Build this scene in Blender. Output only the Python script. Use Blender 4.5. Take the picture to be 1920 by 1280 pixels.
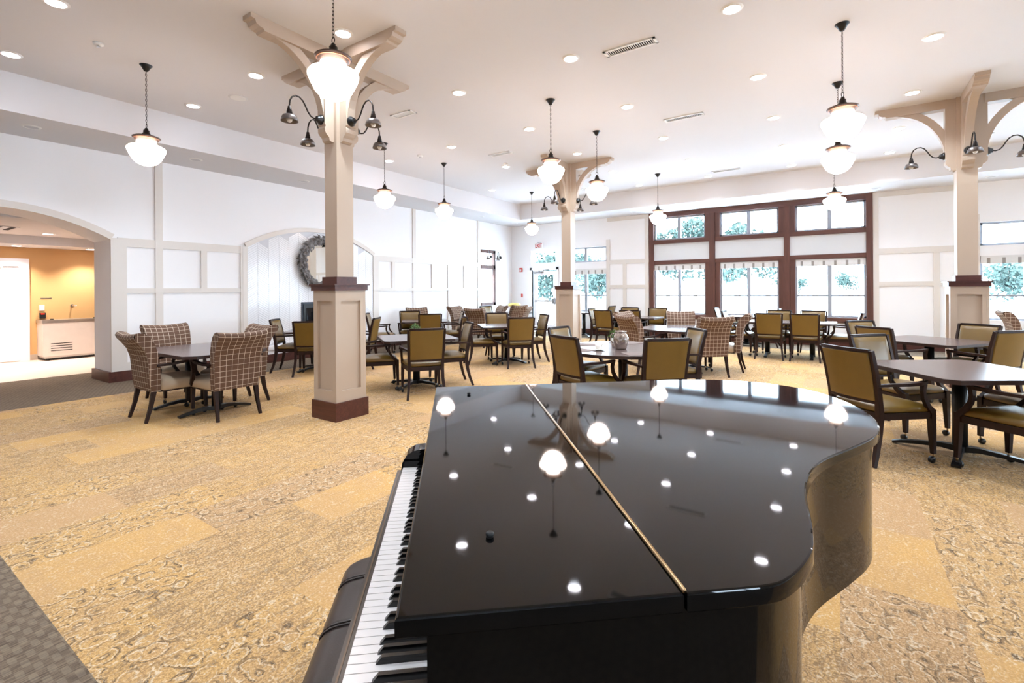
import bpy, bmesh, math, random
from mathutils import Vector, Matrix
random.seed(7)
PI = math.pi
SC = bpy.context.scene
COL = SC.collection
for o in list(bpy.data.objects):
    bpy.data.objects.remove(o)

# ---------------------------------------------------------------- camera
CAM_H = 1.44
YAW, ROLL, FPX = math.radians(34.1), 0.007, 903.0
cd = bpy.data.cameras.new('camera')
cd.sensor_fit = 'HORIZONTAL'
cd.sensor_width = 36.0
cd.lens = FPX / 1920 * 36.0
cd.shift_y = (543.3 - 640) / 1920
cd.clip_start = 0.05
cd.clip_end = 400
cam = bpy.data.objects.new('camera', cd)
COL.objects.link(cam)
cam.matrix_world = (Matrix.Translation((0, 0, CAM_H)) @ Matrix.Rotation(YAW, 4, 'Z')
                    @ Matrix.Rotation(PI / 2, 4, 'X') @ Matrix.Rotation(-ROLL, 4, 'Z'))
SC.camera = cam

# ---------------------------------------------------------------- world, exposure
SKY = 6.8
w = bpy.data.worlds.new('sky')
w.use_nodes = True
SC.world = w
nt = w.node_tree
nt.nodes['Background'].inputs[0].default_value = (0.66, 0.83, 1.0, 1)
nt.nodes['Background'].inputs[1].default_value = SKY
SC.view_settings.view_transform = 'Standard'
SC.view_settings.look = 'None'
SC.view_settings.gamma = 1.0
SC.view_settings.use_curve_mapping = False
SC.view_settings.exposure = 2.2
LAMP = 7.0       # downlight lens emission
SHADE = 4.6 
SPOT_W = 29.0     # downlight beam, W
SPOT_ANNEX_W = 36.0
#       # pendant glass emission
SC.cycles.max_bounces = 8
SC.cycles.diffuse_bounces = 5
SC.cycles.glossy_bounces = 4
SC.cycles.transparent_max_bounces = 12
SC.cycles.sample_clamp_indirect = 6.0
SC.cycles.caustics_reflective = False
SC.cycles.caustics_refractive = False
SC.cycles.use_denoising = True

sd = bpy.data.lights.new('sun', 'SUN')
sd.energy = 1.5
sd.angle = math.radians(1.0)
sun = bpy.data.objects.new('sun', sd)
COL.objects.link(sun)
sun.rotation_euler = (math.radians(50), 0, math.radians(20))   # high, from behind the building towards the garden


def portal(name, loc, size, rot):
    d = bpy.data.lights.new(name, 'AREA')
    d.shape = 'RECTANGLE'
    d.size, d.size_y = size
    d.cycles.is_portal = True
    o = bpy.data.objects.new(name, d)
    COL.objects.link(o)
    o.location = loc
    o.rotation_euler = rot
    return o


# ---------------------------------------------------------------- room numbers
WX, WY = -9.65, 14.25       # left wall, window wall
RX, BY = 9.0, -6.0          # right wall, wall behind the camera
CEIL, SOFF = 4.16, 3.68     # tray ceiling, lower soffit
TX, TY = -8.42, 12.93       # inner edges of the tray


# ---------------------------------------------------------------- mesh helpers
class MB:
    def __init__(self):
        self.v, self.f, self.uv, self.sm = [], [], [], []

    def add(self, vs, fs, smooth=False, uvs=None, M=None):
        n = len(self.v)
        if M is not None:
            vs = [M @ Vector(p) for p in vs]
        self.v += [tuple(p) for p in vs]
        for i, f in enumerate(fs):
            self.f.append([n + k for k in f])
            self.sm.append(smooth)
            self.uv.append(uvs[i] if uvs else None)
        return self

    def box(self, x0, x1, y0, y1, z0, z1, M=None):
        vs = [(x0, y0, z0), (x1, y0, z0), (x1, y1, z0), (x0, y1, z0), (x0, y0, z1), (x1, y0, z1), (x1, y1, z1), (x0, y1, z1)]
        return self.add(vs, [(0, 3, 2, 1), (4, 5, 6, 7), (0, 1, 5, 4), (1, 2, 6, 5), (2, 3, 7, 6), (3, 0, 4, 7)], M=M)

    def cbox(self, c, s, M=None):
        return self.box(c[0] - s[0] / 2, c[0] + s[0] / 2, c[1] - s[1] / 2, c[1] + s[1] / 2, c[2] - s[2] / 2, c[2] + s[2] / 2, M)

    def prism(self, poly, fn, a0, a1, smooth=False):
        """poly: 2-D outline, fn(p, a) -> 3-D point"""
        n = len(poly)
        vs = [fn(p, a0) for p in poly] + [fn(p, a1) for p in poly]
        fs = [tuple(range(n))[::-1], tuple(range(n, 2 * n))]
        self.add(vs, fs)
        n0 = len(self.v) - 2 * n
        for i in range(n):
            j = (i + 1) % n
            self.f.append([n0 + i, n0 + j, n0 + n + j, n0 + n + i])
            self.sm.append(smooth)
            self.uv.append(None)
        return self

    def lathe(self, prof, c=(0, 0, 0), seg=20, smooth=True, cap=True, M=None, wob=None):
        vs, fs = [], []
        for (r, z) in prof:
            for k in range(seg):
                a = 2 * PI * k / seg
                rr = r * (wob(a) if wob else 1)
                vs.append((c[0] + rr * math.cos(a), c[1] + rr * math.sin(a), c[2] + z))
        for i in range(len(prof) - 1):
            for k in range(seg):
                k2 = (k + 1) % seg
                fs.append((i * seg + k, i * seg + k2, (i + 1) * seg + k2, (i + 1) * seg + k))
        self.add(vs, fs, smooth, M=M)
        if cap:
            b = len(self.v) - len(vs)
            self.f.append([b + k for k in range(seg)][::-1]); self.sm.append(False); self.uv.append(None)
            t = b + (len(prof) - 1) * seg
            self.f.append([t + k for k in range(seg)]); self.sm.append(False); self.uv.append(None)
        return self

    def cyl(self, c, r, z0, z1, seg=16, M=None):
        return self.lathe([(r, z0), (r, z1)], c, seg, True, True, M)

    def bar(self, path, wd, th, side=(1, 0, 0), smooth=False, M=None):
        """rectangular section swept along path; wd along side, th across; wd/th may be lists"""
        side = Vector(side).normalized()
        n = len(path)
        P = [Vector(p) for p in path]
        vs = []
        for i in range(n):
            t = (P[min(i + 1, n - 1)] - P[max(i - 1, 0)]).normalized()
            nn = side.cross(t).normalized()
            ss = side
            a = (wd[i] if isinstance(wd, (list, tuple)) else wd) / 2
            b = (th[i] if isinstance(th, (list, tuple)) else th) / 2
            vs += [P[i] - ss * a - nn * b, P[i] + ss * a - nn * b, P[i] + ss * a + nn * b, P[i] - ss * a + nn * b]
        fs = [(0, 1, 2, 3), tuple(4 * (n - 1) + k for k in (3, 2, 1, 0))]
        for i in range(n - 1):
            for k in range(4):
                k2 = (k + 1) % 4
                fs.append((4 * i + k2, 4 * i + k, 4 * i + 4 + k, 4 * i + 4 + k2))
        return self.add(vs, fs, smooth, M=M)

    def tube(self, path, r, seg=8, M=None, closed=False):
        P = [Vector(p) for p in path]
        n = len(P)
        up = None
        vs, fs = [], []
        for i in range(n):
            if closed:
                t = (P[(i + 1) % n] - P[i - 1]).normalized()
            else:
                t = (P[min(i + 1, n - 1)] - P[max(i - 1, 0)]).normalized()
            if up is None:
                up = t.orthogonal().normalized()
            up = (up - t * up.dot(t)).normalized()
            b = t.cross(up)
            rr = r[i] if isinstance(r, (list, tuple)) else r
            for k in range(seg):
                a = 2 * PI * k / seg
                vs.append(P[i] + up * rr * math.cos(a) + b * rr * math.sin(a))
        m = n if closed else n - 1
        for i in range(m):
            for k in range(seg):
                k2 = (k + 1) % seg
                j = (i + 1) % n
                fs.append((i * seg + k, i * seg + k2, j * seg + k2, j * seg + k))
        if not closed:
            fs += [tuple(range(seg))[::-1], tuple((n - 1) * seg + k for k in range(seg))]
        return self.add(vs, fs, True, M=M)

    def loft(self, rings, smooth=True, M=None):
        n = len(rings[0])
        vs = [p for r in rings for p in r]
        fs = [tuple(range(n))[::-1], tuple((len(rings) - 1) * n + k for k in range(n))]
        for i in range(len(rings) - 1):
            for k in range(n):
                k2 = (k + 1) % n
                fs.append((i * n + k, i * n + k2, (i + 1) * n + k2, (i + 1) * n + k))
        return self.add(vs, fs, smooth, M=M)

    def mesh(self, name, mat):
        me = bpy.data.meshes.new(name)
        me.from_pydata(self.v, [], self.f)
        me.polygons.foreach_set('use_smooth', self.sm)
        if any(u is not None for u in self.uv):
            lay = me.uv_layers.new(name='uv')
            for p, u in zip(me.polygons, self.uv):
                for k, li in enumerate(p.loop_indices):
                    lay.data[li].uv = u[k] if u else (0, 0)
        me.materials.append(mat)
        me.update()
        if mat.name in ('black_polyester_lacquer', 'satin_black_lacquer'):
            me.set_sharp_from_angle(angle=math.radians(28))
        return me

    def obj(self, name, mat, parent=None, kind=None, label=None):
        o = bpy.data.objects.new(name, self.mesh(name, mat))
        COL.objects.link(o)
        if parent is not None:
            o.parent = parent
        if kind:
            o['kind'] = kind
        if label:
            o['label'] = label
        return o


def tag(o, label, cat, group=None, kind=None):
    o['label'] = label
    o['category'] = cat
    if group:
        o['group'] = group
    if kind:
        o['kind'] = kind
    return o


def thing(name, label, cat, loc=(0, 0, 0), rz=0.0, group=None):
    o = bpy.data.objects.new(name, None)
    o.empty_display_size = 0.1
    COL.objects.link(o)
    o.location = loc
    o.rotation_euler = (0, 0, rz)
    return tag(o, label, cat, group)


def struct(name, mb, mat, parent=None):
    return mb.obj(name, mat, parent, kind='structure')


KIDS = {}


def dup(root, loc, rz, label, group=None):
    r = root.copy()
    COL.objects.link(r)
    r.location = loc
    r.rotation_euler = (0, 0, rz)
    r['label'] = label
    if group:
        r['group'] = group
    if root.name not in KIDS:
        KIDS[root.name] = [(c, list(c.children)) for c in root.children]
    for ch, gs in KIDS[root.name]:
        c = ch.copy()
        COL.objects.link(c)
        c.parent = r
        for g in gs:
            d = g.copy()
            COL.objects.link(d)
            d.parent = c
    return r


def rrect(w, d, r, n=4, cx=0, cy=0, w2=None):
    """rounded rectangle outline; w at y-, w2 at y+"""
    w2 = w if w2 is None else w2
    pts = []
    for (sx, sy, a0) in ((1, 1, 0), (-1, 1, 90), (-1, -1, 180), (1, -1, 270)):
        ww = w2 if sy > 0 else w
        for k in range(n + 1):
            a = math.radians(a0 + 90 * k / n)
            pts.append((cx + sx * (ww / 2 - r) + r * math.cos(a), cy + sy * (d / 2 - r) + r * math.sin(a)))
    return pts


def cushion(w, d, z0, z1, crown=0.02, r=0.05, w2=None, cx=0, cy=0, n=4):
    rings = []
    h = z1 - z0
    for t, ins in ((0, .012), (.12, .002), (.5, 0), (.8, .008), (.95, .03)):
        rings.append([(x, y, z0 + h * t) for x, y in rrect(w - 2 * ins, d - 2 * ins, max(r - ins, .01), n, cx, cy, (w2 or w) - 2 * ins)])
    for s, q in ((.75, .55), (.4, .9), (.08, 1.0)):
        rings.append([(cx + (x - cx) * s, cy + (y - cy) * s, z0 + h + crown * q) for x, y in rrect(w - .06, d - .06, max(r - .02, .01), n, cx, cy, (w2 or w) - .06)])
    return rings


# ---------------------------------------------------------------- materials
def lin(c):
    return tuple(((v / 255) / 12.92 if v / 255 <= .04045 else ((v / 255 + .055) / 1.055) ** 2.4) for v in c) + (1,)


class NT:
    def __init__(self, name):
        self.m = bpy.data.materials.new(name)
        self.m.use_nodes = True
        self.t = self.m.node_tree
        self.b = self.t.nodes['Principled BSDF']

    def n(self, typ, **kw):
        x = self.t.nodes.new(typ)
        for k, v in kw.items():
            if k.startswith('i_'):
                key = k[2:]
                x.inputs[int(key) if key.isdigit() else key.replace('_', ' ')].default_value = v
            else:
                setattr(x, k, v)
        return x

    def l(self, a, b):
        self.t.links.new(a, b)

    def math(self, op, a, b=None, c=None, clamp=False):
        x = self.n('ShaderNodeMath', operation=op, use_clamp=clamp)
        for i, v in enumerate((a, b, c)):
            if v is None:
                continue
            if isinstance(v, (int, float)):
                x.inputs[i].default_value = v
            else:
                self.l(v, x.inputs[i])
        return x.outputs[0]

    def mix(self, fac, a, b, typ='MIX'):
        x = self.n('ShaderNodeMix', data_type='RGBA', blend_type=typ)
        for sock, v in ((x.inputs[0], fac), (x.inputs[6], a), (x.inputs[7], b)):
            if isinstance(v, (int, float)):
                sock.default_value = v
            elif isinstance(v, tuple):
                sock.default_value = v
            else:
                self.l(v, sock)
        return x.outputs[2]

    def ramp(self, fac, stops, interp='LINEAR'):
        x = self.n('ShaderNodeValToRGB')
        x.color_ramp.interpolation = interp
        e = x.color_ramp.elements
        while len(e) > 1:
            e.remove(e[0])
        e[0].position = stops[0][0]
        e[0].color = stops[0][1]
        for p, c in stops[1:]:
            k = e.new(p)
            k.color = c
        self.l(fac, x.inputs[0])
        return x.outputs[0]

    def coord(self, kind='Object', scale=(1, 1, 1), rot=(0, 0, 0), loc=(0, 0, 0)):
        tc = self.n('ShaderNodeTexCoord')
        mp = self.n('ShaderNodeMapping')
        mp.inputs['Scale'].default_value = scale
        mp.inputs['Rotation'].default_value = rot
        mp.inputs['Location'].default_value = loc
        self.l(tc.outputs[kind], mp.inputs[0])
        return mp.outputs[0]

    def noise(self, vec, scale, detail=3, rough=.5, dist=0.0):
        x = self.n('ShaderNodeTexNoise', i_Scale=scale, i_Detail=detail, i_Roughness=rough, i_Distortion=dist)
        self.l(vec, x.inputs['Vector'])
        return x

    def bump(self, h, strength=.2, dist=.01):
        x = self.n('ShaderNodeBump', i_Strength=strength, i_Distance=dist)
        self.l(h, x.inputs['Height'])
        self.l(x.outputs[0], self.b.inputs['Normal'])

    def set(self, **kw):
        for k, v in kw.items():
            self.b.inputs[k.replace('_', ' ')].default_value = v
        return self


def flat(name, rgb, rough=.5, metal=0.0, var=.05, scale=8.0, bump=0.0, coat=0.0):
    """plain surface with a faint procedural variation"""
    m = NT(name)
    v = m.coord()
    nz = m.noise(v, scale, 2)
    c = lin(rgb)
    a = tuple(x * (1 - var) for x in c[:3]) + (1,)
    b = tuple(min(1, x * (1 + var)) for x in c[:3]) + (1,)
    m.l(m.mix(nz.outputs[0], a, b), m.b.inputs['Base Color'])
    m.set(Roughness=rough, Metallic=metal)
    if coat:
        m.set(Coat_Weight=coat, Coat_Roughness=.05)
    if bump:
        n2 = m.noise(v, scale * 12, 2)
        m.bump(n2.outputs[0], bump, .004)
    return m.m


def wood(name, c0, c1, rough=.4, axis='x', scale=1.0, coat=0.0):
    m = NT(name)
    s = {'x': (1.2, 14, 14), 'y': (14, 1.2, 14), 'z': (14, 14, 1.2)}[axis]
    v = m.coord(scale=tuple(q * scale for q in s))
    n1 = m.noise(v, 2.0, 5, .6, .8)
    n2 = m.noise(v, 9.0, 3, .6)
    f = m.math('MULTIPLY_ADD', n2.outputs[0], .35, m.math('MULTIPLY', n1.outputs[0], .75))
    m.l(m.ramp(f, [(.35, lin(c0)), (.7, lin(c1))]), m.b.inputs['Base Color'])
    m.set(Roughness=rough)
    if coat:
        m.set(Coat_Weight=coat, Coat_Roughness=.12)
    return m.m


def emit(name, rgb, strength):
    m = NT(name)
    m.set(Base_Color=lin(rgb), Roughness=.4)
    m.b.inputs['Emission Color'].default_value = lin(rgb)
    m.b.inputs['Emission Strength'].default_value = strength
    return m.m


CARPET_RGB = ((200, 157, 98), (186, 148, 106), (195, 155, 103), (216, 196, 168), (130, 104, 76), (86, 70, 54))
M = {}
M['ceiling'] = flat('ceiling_paint', (221, 219, 220), .9, var=.012, scale=.6)
M['wall'] = flat('white_wall_paint', (243, 241, 241), .75, var=.01, scale=1)
M['trim'] = flat('cream_wall_trim', (222, 214, 206), .5, var=.01, scale=2)
M['panel'] = flat('white_trim_paint', (247, 245, 248), .5, var=.01, scale=2)
M['infill'] = flat('infill_paint', (216, 216, 216), .7, var=.01)
M['cream'] = flat('cream_column_paint', (186, 167, 148), .5, var=.015, scale=3)
M['yellow'] = flat('yellow_wall_paint', (214, 168, 112), .8, var=.02, scale=2)
M['mahogany'] = wood('dark_mahogany', (58, 26, 20), (92, 48, 38), .38, 'x', .5)
M['window_wood'] = wood('stained_window_wood', (76, 44, 36), (104, 64, 52), .5, 'z', .35)
M['window_wood_h'] = wood('stained_window_wood_h', (76, 44, 36), (104, 64, 52), .5, 'x', .35)
M['chair_wood'] = wood('espresso_wood', (24, 9, 6), (44, 20, 13), .5, 'z', 1.0)
M['table_top'] = wood('walnut_laminate', (78, 64, 62), (106, 90, 87), .24, 'x', .9)
M['chair_wood'].node_tree.nodes['Principled BSDF'].inputs['Specular IOR Level'].default_value = .3
M['table_edge'] = flat('dark_table_edge', (48, 30, 28), .4)
M['black_metal'] = flat('black_powder_coat', (14, 15, 18), .38, var=.1)
M['caster'] = flat('black_caster', (16, 15, 15), .35)
M['brass'] = flat('brushed_brass', (184, 150, 110), .3, 1.0)
M['chrome'] = flat('chrome', (210, 208, 205), .18, 1.0)
M['bronze'] = flat('dark_bronze', (44, 38, 36), .35, .7)
M['pewter'] = flat('pewter_shade', (120, 114, 112), .38, .8)
M['fitter'] = flat('brown_grey_metal', (84, 70, 64), .4, .8)
M['copper'] = flat('aged_copper', (140, 98, 72), .4, .7)
M['white_plastic'] = flat('white_plastic', (235, 233, 230), .5)
M['grey_plastic'] = flat('grey_lens', (196, 194, 196), .4)
M['black_plastic'] = flat('black_plastic', (18, 18, 20), .4)
M['red_plastic'] = flat('red_plastic', (200, 52, 44), .5)
M['vent_dark'] = flat('vent_shadow', (34, 32, 32), .9)
M['lamp'] = emit('downlight_lens', (250, 246, 255), LAMP)
M['shade'] = emit('opal_glass', (255, 234, 222), SHADE)
M['bulb'] = flat('frosted_bulb', (238, 236, 232), .3)


def leather(name, rgb):
    m = NT(name)
    v = m.coord()
    n1 = m.noise(v, 5, 3, .6)
    c = lin(rgb)
    m.l(m.mix(n1.outputs[0], tuple(x * .82 for x in c[:3]) + (1,), tuple(x * 1.15 for x in c[:3]) + (1,)), m.b.inputs['Base Color'])
    n2 = m.noise(v, 260, 2, .6)
    m.bump(n2.outputs[0], .12, .002)
    m.set(Roughness=.36)
    m.b.inputs['Specular IOR Level'].default_value = .6
    return m.m


M['leather'] = leather('olive_gold_leather', (112, 85, 28))
M['bench_leather'] = leather('dark_brown_leather', (44, 34, 30))
M['seat_vinyl'] = leather('tan_seat_vinyl', (186, 164, 138))


def plaid():
    m = NT('brown_windowpane_plaid')
    tc = m.n('ShaderNodeTexCoord')
    sp = m.n('ShaderNodeSeparateXYZ')
    m.l(tc.outputs['UV'], sp.inputs[0])
    facs = []
    for ax in (0, 1):
        f = m.math('FRACT', m.math('DIVIDE', sp.outputs[ax], .062))
        d = m.math('ABSOLUTE', m.math('SUBTRACT', f, .5))
        facs.append(m.math('LESS_THAN', d, .027))
        f2 = m.math('FRACT', m.math('DIVIDE', sp.outputs[ax], .0062))
        facs.append(m.math('LESS_THAN', f2, .3))
    line = m.math('MAXIMUM', facs[0], facs[2])
    weave = m.math('MULTIPLY', m.math('ADD', facs[1], facs[3]), .5)
    nz = m.noise(tc.outputs['UV'], 120, 2)
    base = m.mix(weave, lin((88, 60, 44)), lin((128, 97, 76)))
    base = m.mix(m.math('MULTIPLY', nz.outputs[0], .35), base, lin((74, 54, 44)))
    m.l(m.mix(line, base, lin((222, 206, 184))), m.b.inputs['Base Color'])
    m.set(Roughness=.85)
    m.bump(weave, .15, .002)
    return m.m


M['plaid'] = plaid()


def carpet():
    m = NT('vintage_patchwork_carpet')
    v = m.coord()
    sp = m.n('ShaderNodeSeparateXYZ')
    m.l(v, sp.inputs[0])
    # rectangular patches, staggered like pieces cut from overdyed rugs
    rows = m.math('FLOOR', m.math('DIVIDE', sp.outputs[0], .44))
    cols = m.math('FLOOR', m.math('ADD', m.math('DIVIDE', sp.outputs[1], .72), m.math('MULTIPLY', rows, .37)))
    cx = m.n('ShaderNodeCombineXYZ')
    m.l(rows, cx.inputs[0])
    m.l(cols, cx.inputs[1])
    wn = m.n('ShaderNodeTexWhiteNoise', noise_dimensions='2D')
    m.l(cx.outputs[0], wn.inputs['Vector'])
    wc = m.n('ShaderNodeSeparateColor')
    m.l(wn.outputs['Color'], wc.inputs[0])
    patch, typ, hue = wc.outputs[0], wc.outputs[1], wc.outputs[2]
    gold, tan, sand, pale, brown, dark = (lin(c) for c in CARPET_RGB)
    B, W = (0, 0, 0, 1), (1, 1, 1, 1)
    base = m.ramp(hue, [(0, gold), (.28, sand), (.55, tan), (.78, gold)], 'CONSTANT')
    blot = m.noise(v, 2.2, 5, .65, .6)
    base = m.mix(m.math('MULTIPLY', m.ramp(blot.outputs[0], [(.42, B), (.6, W)]), .5), base, tan)
    plain = m.math('LESS_THAN', typ, .30)
    floral = m.math('GREATER_THAN', typ, .76)
    dense = m.math('SUBTRACT', 1.0, m.math('ADD', plain, floral))
    # distorted lookup for the worn motifs
    dn = m.noise(v, 7.0, 4, .65)
    dv = m.n('ShaderNodeVectorMath', operation='MULTIPLY_ADD')
    m.l(dn.outputs['Color'], dv.inputs[0])
    dv.inputs[1].default_value = (.085, .085, 0)
    m.l(v, dv.inputs[2])
    wear = m.noise(m.coord(scale=(14, 4.5, 1)), 1.0, 5, .75, .3).outputs[0]

    def rings(scale, freq, wdt, shift=0.0):
        vo = m.n('ShaderNodeTexVoronoi', i_Scale=scale, feature='F1')
        m.l(dv.outputs[0], vo.inputs['Vector'])
        f = m.math('FRACT', m.math('MULTIPLY_ADD', vo.outputs['Distance'], freq, shift))
        return m.math('LESS_THAN', m.math('ABSOLUTE', m.math('SUBTRACT', f, .5)), wdt)
    hi, lo = m.math('GREATER_THAN', wear, .50), m.math('LESS_THAN', wear, .50)
    mid = m.math('GREATER_THAN', wear, .44)

    def put(mask, sel, amt, col):
        nonlocal base
        base = m.mix(m.math('MULTIPLY', m.math('MULTIPLY', mask, sel), amt), base, col)
    # dense scrollwork
    put(m.math('MULTIPLY', rings(27, 2.4, .15), mid), dense, .62, brown)
    put(m.math('MULTIPLY', rings(27, 2.4, .09, .33), lo), dense, .55, pale)
    # larger flowers with dark outlines
    put(m.math('MULTIPLY', rings(10.5, 2.8, .12), hi), floral, .8, brown)
    put(m.math('MULTIPLY', rings(10.5, 2.8, .05, .08), hi), floral, .85, dark)
    put(m.math('MULTIPLY', rings(10.5, 2.8, .07, .3), mid), floral, .75, pale)
    # faint pale flecks on the plain pieces
    fk = m.noise(m.coord(scale=(1.4, 1, 1)), 26, 3, .6, 1.2).outputs[0]
    put(m.ramp(fk, [(.60, B), (.64, W)]), 1.0, .55, pale)
    # worn streaks running with the pile
    st = m.noise(m.coord(scale=(34, 7, 1)), 1.0, 4, .7, .3).outputs[0]
    put(m.ramp(st, [(.54, B), (.60, W)]), m.math('SUBTRACT', 1.0, m.math('MULTIPLY', plain, .75)), .55, brown)
    # yarn
    sk = m.noise(v, 95, 3, .75)
    put(m.ramp(sk.outputs[0], [(.50, B), (.56, W)]), m.math('SUBTRACT', 1.0, m.math('MULTIPLY', plain, .6)), .55, brown)
    put(m.ramp(sk.outputs[0], [(.38, W), (.45, B)]), 1.0, .42, pale)
    m.l(base, m.b.inputs['Base Color'])
    m.set(Roughness=.95)
    m.b.inputs['Specular IOR Level'].default_value = .15
    m.bump(sk.outputs[0], .35, .006)
    return m.m


def border_carpet():
    m = NT('brown_border_carpet')
    v = m.coord(scale=(1, 1, 1))
    st = m.noise(m.coord(scale=(110, 5, 1)), 1.5, 3, .6)
    c = m.ramp(st.outputs[0], [(.38, lin((78, 64, 51))), (.62, lin((122, 104, 84)))])
    sp = m.n('ShaderNodeSeparateXYZ')
    m.l(v, sp.inputs[0])
    g = m.math('MULTIPLY', m.math('SINE', m.math('MULTIPLY', sp.outputs[0], 52)), m.math('SINE', m.math('MULTIPLY', sp.outputs[1], 120)))
    c = m.mix(m.math('MULTIPLY', m.math('GREATER_THAN', g, .1), .14), c, lin((178, 160, 136)))
    m.l(c, m.b.inputs['Base Color'])
    m.set(Roughness=.95)
    m.bump(st.outputs[0], .3, .005)
    return m.m


M['carpet'] = carpet()
M['border'] = border_carpet()
M['tile_floor'] = flat('pinkish_floor_vinyl', (236, 212, 196), .45, var=.02, scale=1.5)
M['tile'] = flat('glazed_white_tile', (238, 238, 240), .12, var=.02, scale=30)
M['grout'] = flat('pale_grout', (208, 208, 212), .9)
M['piano'] = flat('black_polyester_lacquer', (7, 7, 8), .035, var=.05, scale=3)
M['piano'].node_tree.nodes['Principled BSDF'].inputs['Specular IOR Level'].default_value = .29
M['satin_black'] = flat('satin_black_lacquer', (12, 10, 9), .28, var=.05)
M['key_white'] = flat('ivory_key', (232, 224, 220), .22, var=.01)
M['key_black'] = flat('ebony_key', (10, 10, 11), .2)
M['wood_strip'] = wood('dark_gloss_wood', (60, 42, 22), (96, 68, 36), .3, 'x', 1)
M['felt'] = flat('dark_red_felt', (52, 14, 14), .95)
M['rubber'] = flat('black_rubber', (16, 16, 17), .6)
M['mirror'] = flat('mirror_glass', (240, 244, 244), .02, 1.0, var=0.0)
M['wreath'] = flat('dusty_grey_leaf', (112, 108, 106), .7, var=.35, scale=14)
M['leaf'] = flat('green_leaf', (92, 124, 62), .6, var=.4, scale=30)
M['yellow_petal'] = flat('pale_yellow_petal', (250, 232, 150), .6, var=.1, scale=30)
M['grass'] = flat('bleached_forecourt', (222, 228, 236), .95, var=.1, scale=.5)
M['tree'] = flat('tree_foliage', (44, 60, 54), .9, var=.45, scale=1.2)
M['bark'] = flat('tree_bark', (120, 108, 96), .9, var=.2, scale=6)
M['freezer'] = flat('white_enamel', (226, 216, 208), .35)
M['steel'] = flat('stainless_steel', (196, 190, 184), .28, .9)
M['cup'] = flat('white_china', (236, 230, 222), .2)
M['mat'] = flat('grey_brown_placemat', (120, 104, 98), .8, var=.15, scale=60)
M['glass_dark'] = flat('black_fire_glass', (16, 18, 24), .06)
M['firebox'] = flat('blue_black_metal', (38, 44, 60), .45)


def silver():
    m = NT('dented_silver_glaze')
    v = m.coord()
    n1 = m.noise(v, 12, 4, .6)
    m.l(m.ramp(n1.outputs[0], [(.35, lin((130, 116, 108))), (.65, lin((214, 204, 196)))]), m.b.inputs['Base Color'])
    m.set(Roughness=.18, Metallic=.85)
    m.bump(n1.outputs[0], .4, .02)
    return m.m


M['silver'] = silver()


def striped():
    m = NT('grey_striped_valance_fabric')
    tc = m.n('ShaderNodeTexCoord')
    sp = m.n('ShaderNodeSeparateXYZ')
    m.l(tc.outputs['Object'], sp.inputs[0])
    f = m.math('FRACT', m.math('DIVIDE', sp.outputs[0], .236))
    d = m.math('ABSOLUTE', m.math('SUBTRACT', f, .5))
    s = m.math('LESS_THAN', d, .11)
    low = m.math('LESS_THAN', sp.outputs[2], -.045)
    m.l(m.mix(m.math('MULTIPLY', s, low), lin((222, 220, 218)), lin((150, 144, 140))), m.b.inputs['Base Color'])
    m.set(Roughness=.9)
    return m.m


M['valance'] = striped()


def glass():
    m = bpy.data.materials.new('clear_window_glass')
    m.use_nodes = True
    t = m.node_tree
    t.nodes.clear()
    out = t.nodes.new('ShaderNodeOutputMaterial')
    mx = t.nodes.new('ShaderNodeMixShader')
    tr = t.nodes.new('ShaderNodeBsdfTransparent')
    tr.inputs[0].default_value = (.97, .985, .98, 1)
    gl = t.nodes.new('ShaderNodeBsdfGlossy')
    gl.inputs['Roughness'].default_value = .02
    fr = t.nodes.new('ShaderNodeFresnel')
    fr.inputs[0].default_value = 1.35
    ge = t.nodes.new('ShaderNodeNewGeometry')
    bf = t.nodes.new('ShaderNodeMath')
    bf.operation = 'SUBTRACT'
    bf.inputs[0].default_value = 1.0
    t.links.new(ge.outputs['Backfacing'], bf.inputs[1])
    mu = t.nodes.new('ShaderNodeMath')
    mu.operation = 'MULTIPLY'
    t.links.new(fr.outputs[0], mu.inputs[0])
    t.links.new(bf.outputs[0], mu.inputs[1])
    t.links.new(mu.outputs[0], mx.inputs[0])
    t.links.new(tr.outputs[0], mx.inputs[1])
    t.links.new(gl.outputs[0], mx.inputs[2])
    t.links.new(mx.outputs[0], out.inputs[0])
    return m


M['glass'] = glass()

# ================================================================ FLOOR, CEILING, WALLS
mb = MB().box(-8.48, RX, .61, 13.0, -.05, 0)
floor = struct('floor', mb, M['carpet'])
mb = MB().box(-11.2, -8.48, .61, WY, -.05, 0).box(-8.48, RX, 13.0, WY, -.05, 0).box(-11.2, RX, BY, .61, -.05, 0)
struct('floor_border', mb, M['border'])
struct('floor_annex', MB().box(-14.6, -11.2, BY, 6.5, -.05, 0), M['tile_floor'])
# tray ceiling and soffit
struct('ceiling', MB().box(TX, RX, BY, TY, CEIL, CEIL + .1), M['ceiling'])
mb = MB().box(WX, TX, BY, WY, SOFF, CEIL + .1).box(TX, RX, TY, WY, SOFF, CEIL + .1)
struct('ceiling_soffit', mb, M['ceiling'])

# ---- left wall with a segmental arch (opening y .12 .. 2.78) and the niche window
AY0, AY1, ASP, ARISE = .12, 2.78, 2.29, .36


def arch_pts(y0, y1, zs, rise, n=18, off=0.0):
    c = (y1 - y0) / 2
    R = (c * c + rise * rise) / (2 * rise)
    zc = zs + rise - R
    a = math.asin(min(1, c / R))
    return [((y0 + y1) / 2 + (R + off) * math.sin(-a + 2 * a * k / n), zc + (R + off) * math.cos(-a + 2 * a * k / n)) for k in range(n + 1)]


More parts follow.
